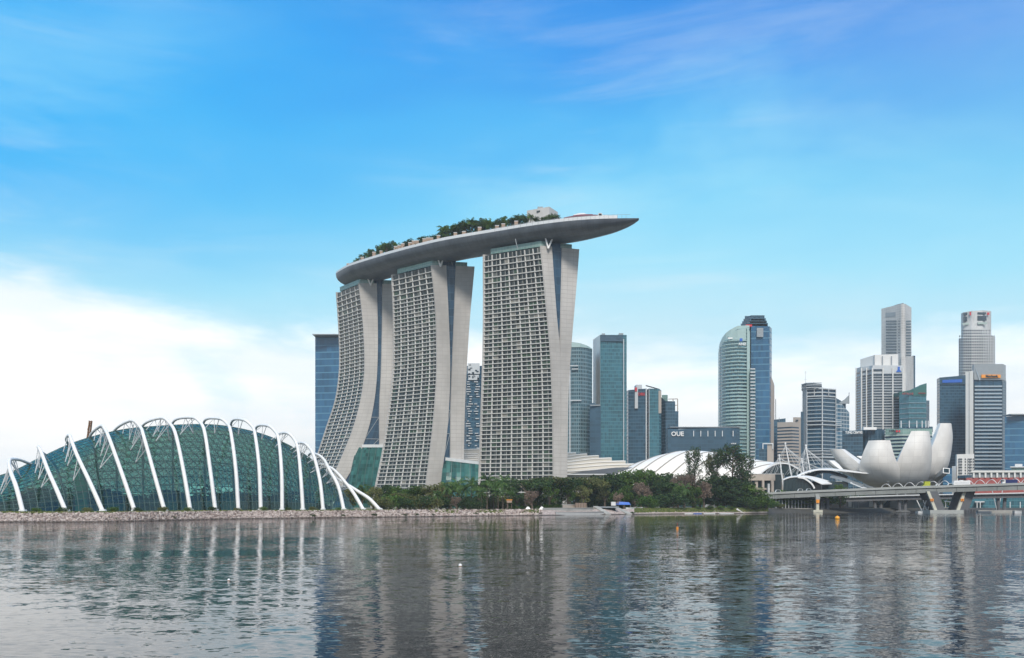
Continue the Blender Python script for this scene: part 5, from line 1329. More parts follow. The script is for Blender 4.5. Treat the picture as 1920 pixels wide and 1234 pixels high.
hb = thing('looped_footbridge', 'white footbridge of looping steel hoops showing above the road bridge parapet', 'footbridge', (WX(1740, 735), 735, LZ))
for ph in (0, 1):
    mb = MB(); pts = []
    for k in range(0, 420):
        x = 1650 + k * .78; a = (x - 1650) / 22 * math.pi + ph * math.pi; d = 735 + 3.4 * math.cos(a)
        zc = WZ(interp([(1650, 917), (1750, 911), (1830, 909), (2000, 903)], x), 735); pts.append(Vector((WX(x, d), d, zc + 3.3 * math.sin(a))))
    mb.tube(pts, .45, .45, n=5, cap=True); mb.build('hoop', M['white_paint'], hb)
mb = MB(); q = [W(x, interp([(1650, 919), (1750, 913), (1830, 911), (2000, 905)], x), 735) for x in range(1650, 1985, 8)]; mb.tube(q, 5, .5); mb.build('walkway', M['grey_steel'], hb)
for x in range(1690, 1980, 60):
    p = W(x, 919, 735)
    for sx in (-4, 4): mb = MB(); mb.tube([(p.x, 735, 0), (p.x + sx, 735, p.z + 1)], .6, .6, n=6); mb.build('leg', M['white_steel'], hb)

# ---------------------------------------------------------------- things along the far waterside under the bridge
b = thing('quay_colonnade', 'row of slim pale posts before a dark wall under the left bridge end', 'colonnade', (WX(1490, 708), 708, LZ))
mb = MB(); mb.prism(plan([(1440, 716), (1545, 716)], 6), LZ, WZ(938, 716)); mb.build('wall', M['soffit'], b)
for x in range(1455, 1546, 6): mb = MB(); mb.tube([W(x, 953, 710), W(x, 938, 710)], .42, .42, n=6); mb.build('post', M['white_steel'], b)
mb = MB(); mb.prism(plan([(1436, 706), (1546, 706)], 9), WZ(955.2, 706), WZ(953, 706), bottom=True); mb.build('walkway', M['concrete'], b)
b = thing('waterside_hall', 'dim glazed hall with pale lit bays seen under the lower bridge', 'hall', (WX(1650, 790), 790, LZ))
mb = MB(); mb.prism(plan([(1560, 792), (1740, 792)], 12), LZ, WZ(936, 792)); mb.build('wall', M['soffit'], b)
for x in (1576, 1592, 1634, 1653, 1663, 1672, 1680, 1712, 1720): mb = MB(); mb.box(W(x, 945, 790.8), (1.6 + x % 3, .8, 4.6)); mb.build('bay', M['pale_wall'], b)
b = thing('waterside_hall', 'low blue-glass waterside pavilion with a white flat roof right of the slanting piers', 'hall', (WX(1890, 790), 790, LZ))
mb = MB(); mb.prism(plan([(1800, 792), (2080, 792)], 14), LZ, WZ(931, 792)); mb.build('glazing', G['teal'], b)
mb = MB(); mb.prism(plan([(1828, 784), (1846, 784)], 10), WZ(942, 784), WZ(940, 784), bottom=True); mb.build('roof', M['white_steel'], b)
for x in (1832, 1838, 1894, 1913): mb = MB(); mb.tube([W(x, 953, 783), W(x, 941, 783)], .6); mb.build('column', M['white_steel'], b)
b = thing('jetty', 'white floating jetty with V-shaped struts left of the slanting piers', 'jetty', (WX(1732, 676), 676, 0))
mb = MB(); a = W(1721, 0, 676); c = W(1745, 0, 676); mb.box(((a.x + c.x) / 2, 678, .5), (c.x - a.x, 5, 1.5)); mb.build('pontoon', M['white_steel'], b)
for x0, x1 in ((1729, 1719), (1730, 1737), (1738, 1731), (1739, 1745)): mb = MB(); q = W(x0, 956, 677); q.z = 1.2; mb.tube([q, W(x1, 938, 677)], .5); mb.build('strut', M['white_paint'], b)
b = thing('jetty', 'low white pontoon right of the slanting piers', 'jetty', (WX(1880, 668), 668, 0))
mb = MB(); mb.box((WX(1844, 690), 690, .4), (9, 4, 1.4)); mb.box((WX(1907, 662), 662, .6), (4.6, 3, 2.2)); mb.build('pontoon', M['white_steel'], b)
mb = MB(); mb.box((WX(1870, 700), 702, .8), (26, 4, 1.8)); mb.build('walkway', M['concrete'], b)
b = thing('boardwalk_canopy', 'thin white wavy canopy seen between the two slanting piers', 'canopy', (WX(1785, 745), 745, LZ))
mb = MB(); mb.tube(spline([W(1771, 941, 745), W(1776, 940, 745), (W(1790, 942.5, 745)), W(1808, 940, 745)], 16), 1.0, .6); mb.build('roof', M['white_paint'], b)
for x in (1773, 1781, 1791, 1800): mb = MB(); mb.tube([W(x, 952, 745), W(x, 941, 745)], .5); mb.build('post', M['white_steel'], b)

# ---------------------------------------------------------------- vehicles on the bridge deck
def on_deck(px, off=8):
    d = brline(px); z = WZ(brtop(px), d) - 1.1; return Vector((WX(px, d), d + off, z))
def wheels(mb_owner, p, xs_, r=.45, wdt=2.0):
    for x in xs_:
        for y in (-wdt / 2, wdt / 2):
            mb = MB(); mb.tube([(p.x + x, p.y + y - .15, p.z + r), (p.x + x, p.y + y + .15, p.z + r)], r * 2, r * 2, n=12, up=(0, 0, 1)); mb.build('wheel', M['tyre'], mb_owner)
def car(label, px, mat, L=4.6, H=1.75, off=6):
    p = on_deck(px, off); v = thing('parked_car', label, 'car', tuple(p), 'cars crossing the road bridge'); v.name = 'car'; WL[v.name] = tuple(p)
    prof = [(-L/2, .45), (-L/2 + .05, .95), (-L * .33, 1.05), (-L * .2, H), (L * .18, H), (L * .32, 1.05), (L/2 - .05, .9), (L/2, .45)]
    mb = MB(); rg = [[(p.x + x, p.y + y, p.z + z) for x, z in prof] for y in (-.85, .85)]; mb.loft(rg, 0, True, caps=True); mb.build('body', mat, v)
    mb = MB(); w_ = [(-L * .29, 1.08), (-L * .18, H - .12), (L * .16, H - .12), (L * .27, 1.08)]; rg = [[(p.x + x, p.y + y, p.z + z) for x, z in w_] for y in (-.88, .88)]; mb.loft(rg, 0, True, caps=True); mb.build('window', M['dark_glass'], v)
    wheels(v, p, (-L * .3, L * .3), .34, 1.6); return v
car('white car at the left end of the road bridge, nearest the trees', 1463, M['white_paint'], 6.2, 2.6); car('white van-like car left of the single cream pier, on the bridge', 1505, M['white_paint'], 5.6, 2.5); car('silver car just right of another white car above the cream pier', 1521, M['white_steel'], 5.4, 2.4)
car('small white car on the bridge between the museum and the white bus', 1789, M['white_paint'], 5.0, 2.2)
p = on_deck(1746, 7); v = thing('truck', 'yellow-green box truck on the bridge in front of the museum', 'truck', tuple(p))
mb = MB(); mb.box((p.x, p.y, p.z + 2.4), (3.6, 2.3, 3.2)); mb.build('body', M['yellow_green'], v); mb = MB(); mb.box((p.x - 2.3, p.y, p.z + 1.6), (1.2, 2.1, 2.0)); mb.build('cab', M['yellow_green'], v)
mb = MB(); mb.box((p.x - 2.5, p.y, p.z + 2.1), (.9, 2.2, .7)); mb.build('window', M['dark_glass'], v); wheels(v, p, (-1.9, 1.2), .5)
p = on_deck(1811, 7); v = thing('bus', 'long white single-deck coach on the bridge', 'bus', tuple(p))
mb = MB(); prof = [(-5.4, .5), (-5.5, 1.6), (-5.1, 3.7), (5.1, 3.8), (5.5, 3.2), (5.5, .5)]; rg = [[(p.x + x, p.y + y, p.z + z) for x, z in prof] for y in (-1.2, 1.2)]; mb.loft(rg, 0, True, caps=True); mb.build('body', M['white_paint'], v)
mb = MB(); mb.box((p.x, p.y, p.z + 2.3), (9.6, 2.46, .7)); mb.build('window', M['white_steel'], v); mb = MB(); mb.box((p.x, p.y, p.z + 3.95), (2.4, 1.6, .4)); mb.build('roof_unit', M['white_steel'], v); wheels(v, p, (-3.4, 3.4), .5)
p = on_deck(1903, 7); v = thing('truck', 'navy-bodied lorry with a white cab near the right end of the bridge', 'truck', tuple(p))
mb = MB(); mb.box((p.x + .8, p.y, p.z + 2.2), (7.6, 2.4, 2.3)); mb.build('body', M['navy'], v); mb = MB(); mb.box((p.x - 4.1, p.y, p.z + 2.0), (1.9, 2.2, 2.3)); mb.build('cab', M['white_paint'], v)
mb = MB(); mb.box((p.x - 4.5, p.y, p.z + 2.5), (1.3, 2.3, .8)); mb.build('window', M['dark_glass'], v); wheels(v, p, (-3.9, 1.4, 2.6), .5)
# lamp posts along the bridge
pr = None
for i, x in enumerate((1560, 1625, 1690, 1772, 1852)):
    p = on_deck(x, 23)
    if pr is None:
        pr = thing('street_lamp', '', 'street lamp', tuple(p), 'lamps along the road bridge'); mb = MB(); mb.tube([p, p + Vector((0, 0, 5))], .16, .16, n=6); mb.build('pole', M['grey_steel'], pr)
        mb = MB(); mb.box(p + Vector((-.5, 0, 5)), (1.4, .3, .16)); mb.build('lamp_head', M['grey_steel'], pr); q = pr
    else: q = copy_tree(pr); q.location = p
    q['label'] = ['slim street lamp on the bridge above the cream pier', 'slim street lamp on the bridge below the left museum petals', 'slim street lamp on the bridge in front of the museum notch', 'slim street lamp on the bridge left of the white coach', 'slim street lamp on the bridge right of the white coach'][i]

# ---------------------------------------------------------------- shore things
def shore_pt(px, dd, z=LZ): d = shore_d(px) + dd; return Vector((WX(px, d), d, z))
def wallbox(name, label, cat, px0, px1, dd, y0, y1, mat, dep=4, coping=True):
    a, c = shore_pt(px0, dd), shore_pt(px1, dd); zt = WZ(y0, a.y); zb = WZ(y1, a.y); b = thing(name, label, cat, ((a.x + c.x) / 2, a.y, zb)); bk = Vector((0, dep, 0)); mb = MB()
    q = [a, c, c + bk, a + bk]; mb.hexa([Vector((v.x, v.y, zb)) for v in q] + [Vector((v.x, v.y, zt)) for v in q]); mb.build('wall', mat, b)
    if coping: mb = MB(); mb.hexa([Vector((v.x + (-.2 if i in (0, 3) else .2), v.y + (-.2 if i < 2 else .2), zt)) for i, v in enumerate(q)] + [Vector((v.x + (-.2 if i in (0, 3) else .2), v.y + (-.2 if i < 2 else .2), zt + .3)) for i, v in enumerate(q)]); mb.build('coping', M['concrete'], b)
    return b
wallbox('quay_wall', 'long low pale quay wall below the beige screen', 'wall', 1018, 1112, 9, 953.5, 959, M['concrete'], 3)
wallbox('quay_wall', 'pale low step wall at the water left of the slipway', 'wall', 1042, 1132, 1.5, 961, 967, M['pale_wall'], 4)
sb = wallbox('timber_screen', 'beige panelled screen standing on the quay', 'screen', 1078.5, 1100, 14, 943, 953.5, M['timber'], 3, False)
mb = MB()
for x in range(1079, 1101, 3): p = shore_pt(x, 13.8); mb.box((p.x, p.y, (WZ(943, p.y) + WZ(953.5, p.y)) / 2), (.25, .3, 3.2))
mb.build('batten', M['bark'], sb)
wallbox('low_wall', 'small beige wall left of the panelled screen', 'wall', 1055, 1078, 17, 946.5, 953, M['beige'], 3)
b = thing('slipway', 'concrete boat slipway with a dark opening between two sloping walls', 'slipway', tuple(shore_pt(1150, 6, 0)))
for (x0, x1, y0) in ((1112, 1136, 949), (1152, 1176, 952)):
    mb = MB(); a, c = shore_pt(x0, 16), shore_pt(x1, 0); za = WZ(y0, a.y); mb.hexa([(a.x, a.y, -.5), (c.x, c.y, -.5), (c.x + 3, c.y + 1, -.5), (a.x + 3, a.y + 1, -.5), (a.x, a.y, za), (c.x, c.y, .5), (c.x + 3, c.y + 1, .5), (a.x + 3, a.y + 1, za)]); mb.build('side_wall', M['concrete'], b)
mb = MB(); a, c = shore_pt(1124, 14), shore_pt(1152, 14); mb.box(((a.x + c.x) / 2, a.y, LZ + 1.2), (c.x - a.x + 3, 3, .8)); mb.build('deck', M['grey_steel'], b)
mb = MB(); mb.box(((a.x + c.x) / 2, a.y + 1.5, LZ - .9), (c.x - a.x, 1, 3.2)); mb.build('opening', M['inner_dark'], b)  # solid dark slab; its colour stands for the shade inside the opening
b = thing('tarpaulin_shelter', 'bright blue tarpaulin shelter beside the boats on the shore', 'shelter', tuple(shore_pt(1166, 20)))
p = shore_pt(1168, 20); mb = MB(); z = WZ(946.5, p.y); zt = WZ(940.5, p.y)
mb.hexa([(p.x - 4.2, p.y, z), (p.x + 4.6, p.y, z), (p.x + 4.6, p.y + 4, z), (p.x - 4.2, p.y + 4, z), (p.x - 3, p.y + 1, zt), (p.x + 3.6, p.y + 1, zt - .4), (p.x + 3.6, p.y + 3, zt - .4), (p.x - 3, p.y + 3, zt)]); mb.build('cover', M['blue'], b)
mb = MB(); mb.box((p.x - 5.6, p.y + 1, z + .6), (2.6, 3, 2.2)); mb.build('white_cover', M['white_steel'], b)
for dx in (-4, 4.4): mb = MB(); mb.tube([(p.x + dx, p.y + .2, LZ - .1), (p.x + dx, p.y + .2, z + .2)], .2); mb.build('post', M['grey_steel'], b)
def boat(label, px, dd, L, z, mat, rz=0.0, tilt=0.0):
    p = shore_pt(px, dd, z); b = thing('boat', label, 'boat', tuple(p), 'small boats by the shore'); rg = []
    for k in range(11):
        f = k / 10; wd = .9 * math.sin(math.pi * (.12 + .82 * f)) ** .6; x = (f - .5) * L; sh = .25 * (2 * f - 1) ** 2
        rg.append([(p.x + x, p.y - wd, p.z + .75 + sh), (p.x + x, p.y - wd * .6, p.z), (p.x + x, p.y + wd * .6, p.z), (p.x + x, p.y + wd, p.z + .75 + sh), (p.x + x, p.y + wd * .8, p.z + .6 + sh), (p.x + x, p.y, p.z + .3), (p.x + x, p.y - wd * .8, p.z + .6 + sh)])
    mb = MB(); mb.loft(rg, 0, True, caps=True); mb.build('hull', mat, b)
    mb = MB()
    for f in (-.2, .15): mb.box((p.x + f * L, p.y, p.z + .6), (.3, 1.3, .08))
    mb.build('thwart', M['timber'], b)
    b.rotation_euler = (0, tilt, rz); return b
boat('white boat drawn up on the shore right of the blue tarpaulin', 1192, 17, 8, LZ, M['white_paint']); boat('grey-white upturned-looking boat left of the green round bush', 1183, 14, 6, LZ, M['white_steel'], .3)
boat('white boat tipped up on the bank under the big green bush at the tip', 1388, 3.5, 6, .9, M['white_paint'], .15, .55)
for px, L, mt, lb in ((1290, 6, M['white_steel'], 'flat white float moored at the grassy bank, left of the blue one'), (1308, 5, M['blue'], 'blue float moored at the grassy bank between two white ones'), (1330, 7, M['white_steel'], 'flat white float moored right of the blue one'), (1362, 9, M['white_steel'], 'longest white float moored near the tipped boat')):
    p = shore_pt(px, -1.5, .05); b = thing('mooring_float', lb, 'float', tuple(p), 'floats moored along the grassy bank'); mb = MB(); mb.tube([(p.x - L / 2, p.y, .15), (p.x + L / 2, p.y, .15)], .8, .5, n=8); mb.build('float_body', mt, b)
    mb = MB(); mb.tube([(p.x - L / 2 + .2, p.y, .4), (p.x + L / 2 - .2, p.y, .4)], .12, .1); mb.build('rope_line', M['timber'], b)
b = thing('work_tent', 'white canopy among the dark trunks behind the grassy bank', 'tent', tuple(shore_pt(1333, 24))); p = shore_pt(1333, 24); mb = MB(); z = WZ(951, p.y); mb.hexa([(p.x - 4, p.y, z), (p.x + 4, p.y, z), (p.x + 4, p.y + 4, z), (p.x - 4, p.y + 4, z), (p.x - 2.5, p.y + 1, z + 1.9), (p.x + 3, p.y + 1, z + 1.9), (p.x + 3, p.y + 3, z + 1.9), (p.x - 2.5, p.y + 3, z + 1.9)]); mb.build('cover', M['white_paint'], b)
for dx in (-3.8, 3.8): mb = MB(); mb.tube([(p.x + dx, p.y + .2, LZ - 1), (p.x + dx, p.y + .2, z + .2)], .15); mb.build('post', M['grey_steel'], b)
b = thing('garden_hut', 'small orange-topped timber hut on posts below the palms', 'hut', tuple(shore_pt(955, 14))); p = shore_pt(955, 14)
mb = MB()
for dx in (-1.1, 1.1): mb.tube([(p.x + dx, p.y, LZ - .1), (p.x + dx, p.y, LZ + 3.6)], .35)
mb.build('post', M['bark'], b); mb = MB(); mb.box((p.x, p.y, LZ + 4.3), (2.6, 2, 1.3)); mb.build('cabin', M['timber'], b); mb = MB(); mb.box((p.x, p.y, LZ + 5.1), (3.0, 2.4, .35)); mb.build('roof', M['orange'], b)
for px, dd, lb in ((990, 12, 'small white tent on the path left of the bright hedge'), (1016, 12, 'white wrapped sack-like tent at the left end of the bright hedge')):
    p = shore_pt(px, dd); b = thing('small_tent', lb, 'tent', tuple(p)); mb = MB(); mb.hexa([(p.x - 1.6, p.y, LZ), (p.x + 1.6, p.y, LZ), (p.x + 1.6, p.y + 2, LZ), (p.x - 1.6, p.y + 2, LZ), (p.x - .4, p.y + .8, LZ + 1.6), (p.x + .5, p.y + .8, LZ + 1.5), (p.x + .5, p.y + 1.2, LZ + 1.5), (p.x - .4, p.y + 1.2, LZ + 1.6)]); mb.build('cover', M['white_paint'], b)
# buoys and birds on the water
def wpt(px, py): d = CAMH * F / (py - HZ); return Vector((WX(px, d), d, 0))
p = wpt(1570, 973.5); b = thing('buoy', 'big round orange buoy floating before the bridge', 'buoy', tuple(p)); mb = MB(); mb.ball(p + Vector((0, 0, .45)), .95, nu=16, nv=10, sq=(1, 1, .85)); mb.build('float_body', solid('bright orange', (0.85, 0.38, 0.03), .45), b, smooth=True); mb = MB(); mb.tube([p + Vector((0, 0, 1.2)), p + Vector((0, 0, 1.5))], .35, n=8); mb.build('cap', M['orange'], b)
p = wpt(1270, 992); b = thing('buoy', 'small red and orange stick buoy in front of the tall trees', 'buoy', tuple(p)); mb = MB(); mb.tube([p + Vector((0, 0, -.2)), p + Vector((0, 0, .5))], .55, n=10); mb.build('float_body', M['orange'], b); mb = MB(); mb.tube([p + Vector((0, 0, .5)), p + Vector((0, 0, 1.5))], .12, n=6); mb.build('pole', M['brick_red'], b)
for px, py, r, lb in ((863, 1062, .17, 'larger white marker float on the open water below the middle tower'), (429, 1089, .11, 'tiny white marker float on the open water below the conservatory')):
    p = wpt(px, py); b = thing('marker_float', lb, 'float', tuple(p), 'white floats on the open water'); mb = MB(); mb.ball(p + Vector((0, 0, r * .55)), r, nu=12, nv=8, sq=(1, 1, 1)); mb.build('float_body', M['white_paint'], b, smooth=True)
    mb = MB(); mb.tube([p + Vector((0, 0, -.05)), p + Vector((0, 0, .05))], r * 2.15, n=12); mb.build('band', M['timber'], b)
# brown crane jib behind the conservatory
b = thing('crane', 'brown lattice crane jib poking up behind the conservatory roof', 'crane', (WX(163, 620), 620, LZ)); mb = MB(); a, c = Vector((WX(150, 620), 620, LZ)), W(170, 789, 620)
for dx, dy in ((-1, -1), (1, -1), (1, 1), (-1, 1)): mb.tube([a + Vector((dx, dy, 0)), c + Vector((dx * .6, dy * .6, 0))], .45)
for k in range(20): f, g_ = k / 20, (k + 1) / 20; s = 1 if k % 2 else -1; mb.tube([a.lerp(c, f) + Vector((s, -1, 0)), a.lerp(c, g_) + Vector((-s * .8, -1, 0))], .3)
mb.build('jib', solid('rusty brown steel', (0.20, 0.10, 0.05), .7), b); mb = MB(); mb.box((a.x, a.y, LZ + 1.5), (5, 5, 3)); mb.build('base', M['dark_steel'], b)
# ================================================================ trees
def leafmat(name, cols):
    m, t, o = newmat(name); gi = t.new('ShaderNodeNewGeometry'); oi = t.new('ShaderNodeObjectInfo')
    n = t.noise(gi.outputs['Position'], .35, 3, .6)
    f = t.m('ADD', t.m('MULTIPLY', gi.outputs['Random Per Island'], .55), t.m('MULTIPLY', n, .45))
    c = t.ramp(f, [(0.15, cols[0]), (0.5, cols[1]), (0.85, cols[2])])
    k = t.mr(oi.outputs['Random'], 0, 1, .72, 1.28, False); sc = t.new('ShaderNodeVectorMath', operation='SCALE'); t.l.new(c, sc.inputs[0]); t.l.new(k, sc.inputs['Scale'])
    d = t.new('ShaderNodeBsdfDiffuse'); t.l.new(sc.outputs[0], d.inputs[0]); tl = t.new('ShaderNodeBsdfTranslucent'); t.l.new(sc.outputs[0], tl.inputs[0])
    mx = t.new('ShaderNodeMixShader'); mx.inputs[0].default_value = .35; t.l.new(d.outputs[0], mx.inputs[1]); t.l.new(tl.outputs[0], mx.inputs[2]); t.l.new(mx.outputs[0], o.inputs[0]); return m
LF = {'green': leafmat('green leaves', ((0.036, 0.070, 0.018), (0.092, 0.165, 0.038), (0.17, 0.26, 0.07))),
      'dark': leafmat('dark leaves', ((0.020, 0.042, 0.022), (0.050, 0.095, 0.038), (0.11, 0.165, 0.062))),
      'olive': leafmat('olive leaves', ((0.060, 0.075, 0.028), (0.15, 0.165, 0.058), (0.25, 0.25, 0.11))),
      'bright': leafmat('bright leaves', ((0.030, 0.070, 0.014), (0.070, 0.150, 0.028), (0.125, 0.215, 0.055))),
      'rust': leafmat('rusty leaves', ((0.15, 0.11, 0.08), (0.29, 0.215, 0.165), (0.42, 0.33, 0.26))),
      'palm': leafmat('palm fronds', ((0.024, 0.060, 0.020), (0.070, 0.135, 0.040), (0.16, 0.23, 0.09)))}
tr = random.Random(21)
def rv(r):
    while True:
        v = Vector((tr.uniform(-1, 1), tr.uniform(-1, 1), tr.uniform(-1, 1)))
        if .05 < v.length <= 1: return v.normalized() * r if tr.random() < .55 else v * r
def leaf(mb, p, s):
    a = Vector((tr.uniform(-1, 1), tr.uniform(-1, 1), tr.uniform(-.6, .6))).normalized(); b = a.cross(Vector((tr.uniform(-1, 1), tr.uniform(-1, 1), tr.uniform(-1, 1)))).normalized() * s * .5; a = a * s
    mb.face([p - a * .5, p + b * .8, p + a * .6, p - b * .8])
def limbs(mb, H, spread, n, split=.45, r=.045, tops=None):
    """Tapered trunk that forks into limbs, for a tree of height H (unit tree is 1 m)."""
    lean = Vector((tr.uniform(-.05, .05), tr.uniform(-.05, .05), 0)); f = Vector((0, 0, split * H)) + lean * H
    mb.tube([(0, 0, -.03), (0, 0, .02), lean * .4 * H + Vector((0, 0, split * .5 * H)), f], r * 2, n=7, taper=lambda q: 1.25 - .5 * q)
    ends = []
    for k in range(n):
        a = 2 * math.pi * (k + tr.uniform(-.25, .25)) / n; rr_ = spread * tr.uniform(.5, .95); e = f + Vector((math.cos(a) * rr_, math.sin(a) * rr_, (H - split * H) * tr.uniform(.45, .85))); mid = f.lerp(e, .5) + Vector((0, 0, .05 * H))
        mb.tube([f - Vector((0, 0, .02)), mid, e], r * 1.1, n=5, taper=lambda q: 1 - .65 * q); ends.append(e); ends.append(mid.lerp(e, .4) + rv(.1))
    return f, ends
def mk_round(n_blob, flat, leaves, ls, split, spread, low=.0, gap=.0):
    """Unit-height tree: returns trunk and crown meshes."""
    t_, c_ = MB(), MB(); f, ends = limbs(t_, 1.0, spread, 6, split)
    blobs = []
    for k in range(n_blob):
        a = tr.uniform(0, 6.283); q = math.sqrt(tr.random()); z = lerp(split + low, .92, tr.random()); env = math.sin(math.pi * min(1, max(.12, (z - split - low) / (1.02 - split - low) * .82 + .18))) ** .7
        blobs.append((Vector((math.cos(a) * q * spread * env, math.sin(a) * q * spread * env, z)), spread * tr.uniform(.22, .42)))
    for e in ends: blobs.append((e, spread * tr.uniform(.2, .34)))
    tot = sum(r * r for _, r in blobs)
    for c, r in blobs:
        for k in range(int(leaves * r * r / tot)):
            v = rv(r); v.z *= flat; leaf(c_, c + v, ls * tr.uniform(.6, 1.3))
    return t_, c_
def mk_palm():
    t_, c_ = MB(), MB(); ln = Vector((tr.uniform(-.05, .05), tr.uniform(-.05, .05), 0)); topp = Vector((ln.x, ln.y, .78))
    t_.tube([(0, 0, -.02), ln * .3 + Vector((0, 0, .4)), topp], .038, n=7, taper=lambda q: 1.2 - .45 * q)
    for k in range(26):
        a = 2 * math.pi * k / 26 * 2.4 + tr.uniform(-.2, .2); el = tr.uniform(-.35, 1.25); L = tr.uniform(.30, .40); dr = Vector((math.cos(a) * math.cos(el), math.sin(a) * math.cos(el), math.sin(el))); pr_ = topp; side = Vector((-math.sin(a), math.cos(a), 0)); g = 0
        for j in range(9):
            dr = (dr + Vector((0, 0, -.17))).normalized(); nx = pr_ + dr * L / 9; wl = .085 * math.sin(math.pi * (j + 1.2) / 10.5)
            for s in (-1, 1):
                tip = nx + side * s * wl + Vector((0, 0, -wl * tr.uniform(.4, 1.0))) + dr * .02; c_.face([pr_, nx, tip, pr_.lerp(tip, .85)])
            pr_ = nx
    return t_, c_
def mk_sparse():
    """Tall see-through tree: layered tufts with sky between."""
    t_, c_ = MB(), MB(); t_.tube([(0, 0, -.02), (.01, 0, .5), (0, .01, .97)], .04, n=7, taper=lambda q: 1.2 - .95 * q)
    for k in range(54):
        z = tr.uniform(.30, 1.0); a = tr.uniform(0, 6.283); R_ = .27 * math.sin(math.pi * min(.98, (z - .18) / .86)) ** .6 * tr.uniform(.45, 1.1) + .02; e = Vector((math.cos(a) * R_, math.sin(a) * R_, z + R_ * .45))
        t_.tube([(0, 0, z - .03), e], .009, n=4)
        for q in range(56): leaf(c_, e + rv(.066) + (Vector((0, 0, z)) - e) * tr.random() * .4, .026 * tr.uniform(.6, 1.3))
    return t_, c_
def mk_bush(bl, leaves, ls):
    t_, c_ = MB(), MB(); 
    for k in range(5): a = k * 1.3; t_.tube([(0, 0, -.03), (.25 * math.cos(a), .25 * math.sin(a), .45)], .05, n=5, taper=lambda q: 1.1 - .7 * q)
    B = [(Vector((tr.uniform(-.5, .5), tr.uniform(-.5, .5), tr.uniform(.2, .75))), tr.uniform(.2, .36)) for _ in range(bl)]; tot = sum(r * r for _, r in B)
    for c, r in B:
        for k in range(int(leaves * r * r / tot)): leaf(c_, c + rv(r), ls * tr.uniform(.6, 1.3))
    return t_, c_
BARK = {'umbrella': 'pale_bark'}
KINDS = {}
def variants(kind, fn, n):
    KINDS[kind] = [fn() for _ in range(n)]
variants('round', lambda: mk_round(20, .8, 2600, .05, .30, .40, -.08), 3)
variants('umbrella', lambda: mk_round(26, .42, 2800, .05, .55, .66, .10), 3)
variants('loose', lambda: mk_round(14, .85, 1500, .05, .34, .33, -.05), 3)
variants('palm', mk_palm, 3); variants('sparse', mk_sparse, 2); variants('bush', lambda: mk_bush(12, 1500, .085), 3)
MESH = {}
def tree(kind, leafkey, px, ytop, d, wide, label, group, zb=LZ, name=None, rz=None):
    """wide: crown width relative to the unit tree's own."""
    H = WZ(ytop, d) - zb; v = tr.randrange(len(KINDS[kind])); key = (kind, v, leafkey)
    if key not in MESH:
        a, c = KINDS[kind][v]; MESH[key] = (a.mesh('trunk', M[BARK.get(kind, 'bark')]), c.mesh('crown', LF[leafkey]))
    nm = name or {'round': 'broadleaf_tree', 'umbrella': 'rain_tree', 'loose': 'slender_tree', 'palm': 'palm_tree', 'sparse': 'tall_feathery_tree', 'bush': 'shrub'}[kind]
    r = thing(nm, label, 'shrub' if kind == 'bush' else 'palm' if kind == 'palm' else 'tree', (WX(px, d), d, zb), group)
    for nm2, me in zip(('trunk' if kind != 'bush' else 'stem', 'crown'), MESH[key]):
        o = bpy.data.objects.new(nm2, me); COL.objects.link(o); o.parent = r
    r.scale = (H * wide, H * wide, H); r.rotation_euler = (0, 0, tr.uniform(0, 6.28) if rz is None else rz); return r
GT = 'trees along the shore'
def D_(px, dd): return shore_d(px) + dd
ORD = ['first', 'second', 'third', 'fourth', 'fifth', 'sixth', 'seventh', 'eighth', 'ninth', 'tenth', 'eleventh', 'twelfth', 'thirteenth', 'fourteenth', 'fifteenth', 'sixteenth']
# mixed garden between the conservatory and the palms
for i, (px, y, k, lf, w_, dd) in enumerate(((655, 912, 'round', 'olive', 1.0, 70), (678, 906, 'loose', 'green', 1.1, 75), (700, 912, 'round', 'olive', 1.0, 66), (722, 908, 'round', 'dark', 1.0, 72), (745, 911, 'round', 'green', 1.1, 62), (768, 909, 'loose', 'bright', 1.2, 70), (786, 911, 'round', 'green', 1.0, 66), (806, 905, 'loose', 'olive', 1.1, 58), (826, 908, 'round', 'olive', 1.0, 66), (845, 900, 'loose', 'olive', 1.2, 64))):
    tree(k, lf, px, y, D_(px, dd), w_, f"{ {'olive': 'dusty olive', 'green': 'mid green', 'dark': 'dark green', 'bright': 'fresh green'}[lf]} garden tree, {ORD[i]} in the back row between the conservatory and the palms", GT)
for i, (px, y, k, lf, w_, dd) in enumerate(((718, 930, 'bush', 'olive', 1.2, 30), (733, 925, 'bush', 'green', 1.1, 34), (748, 922, 'loose', 'olive', 1.3, 40), (760, 930, 'bush', 'dark', 1.2, 28), (776, 924, 'bush', 'olive', 1.0, 33), (792, 927, 'bush', 'dark', 1.2, 30), (808, 930, 'bush', 'olive', 1.3, 26), (820, 919, 'palm', 'palm', .9, 22), (838, 928, 'bush', 'dark', 1.2, 30), (856, 930, 'loose', 'rust', 1.0, 18), (868, 926, 'bush', 'dark', 1.0, 28), (892, 930, 'bush', 'dark', .9, 14))):
    nm = {'bush': 'shrub', 'loose': 'slender little tree', 'palm': 'short palm'}[k]
    tree(k, lf, px, y, D_(px, dd), w_, f"{ {'olive': 'dusty olive', 'green': 'mid green', 'dark': 'dark green', 'palm': 'green', 'rust': 'rusty'}[lf]} {nm}, {ORD[i]} in the front row right of the conservatory", GT)
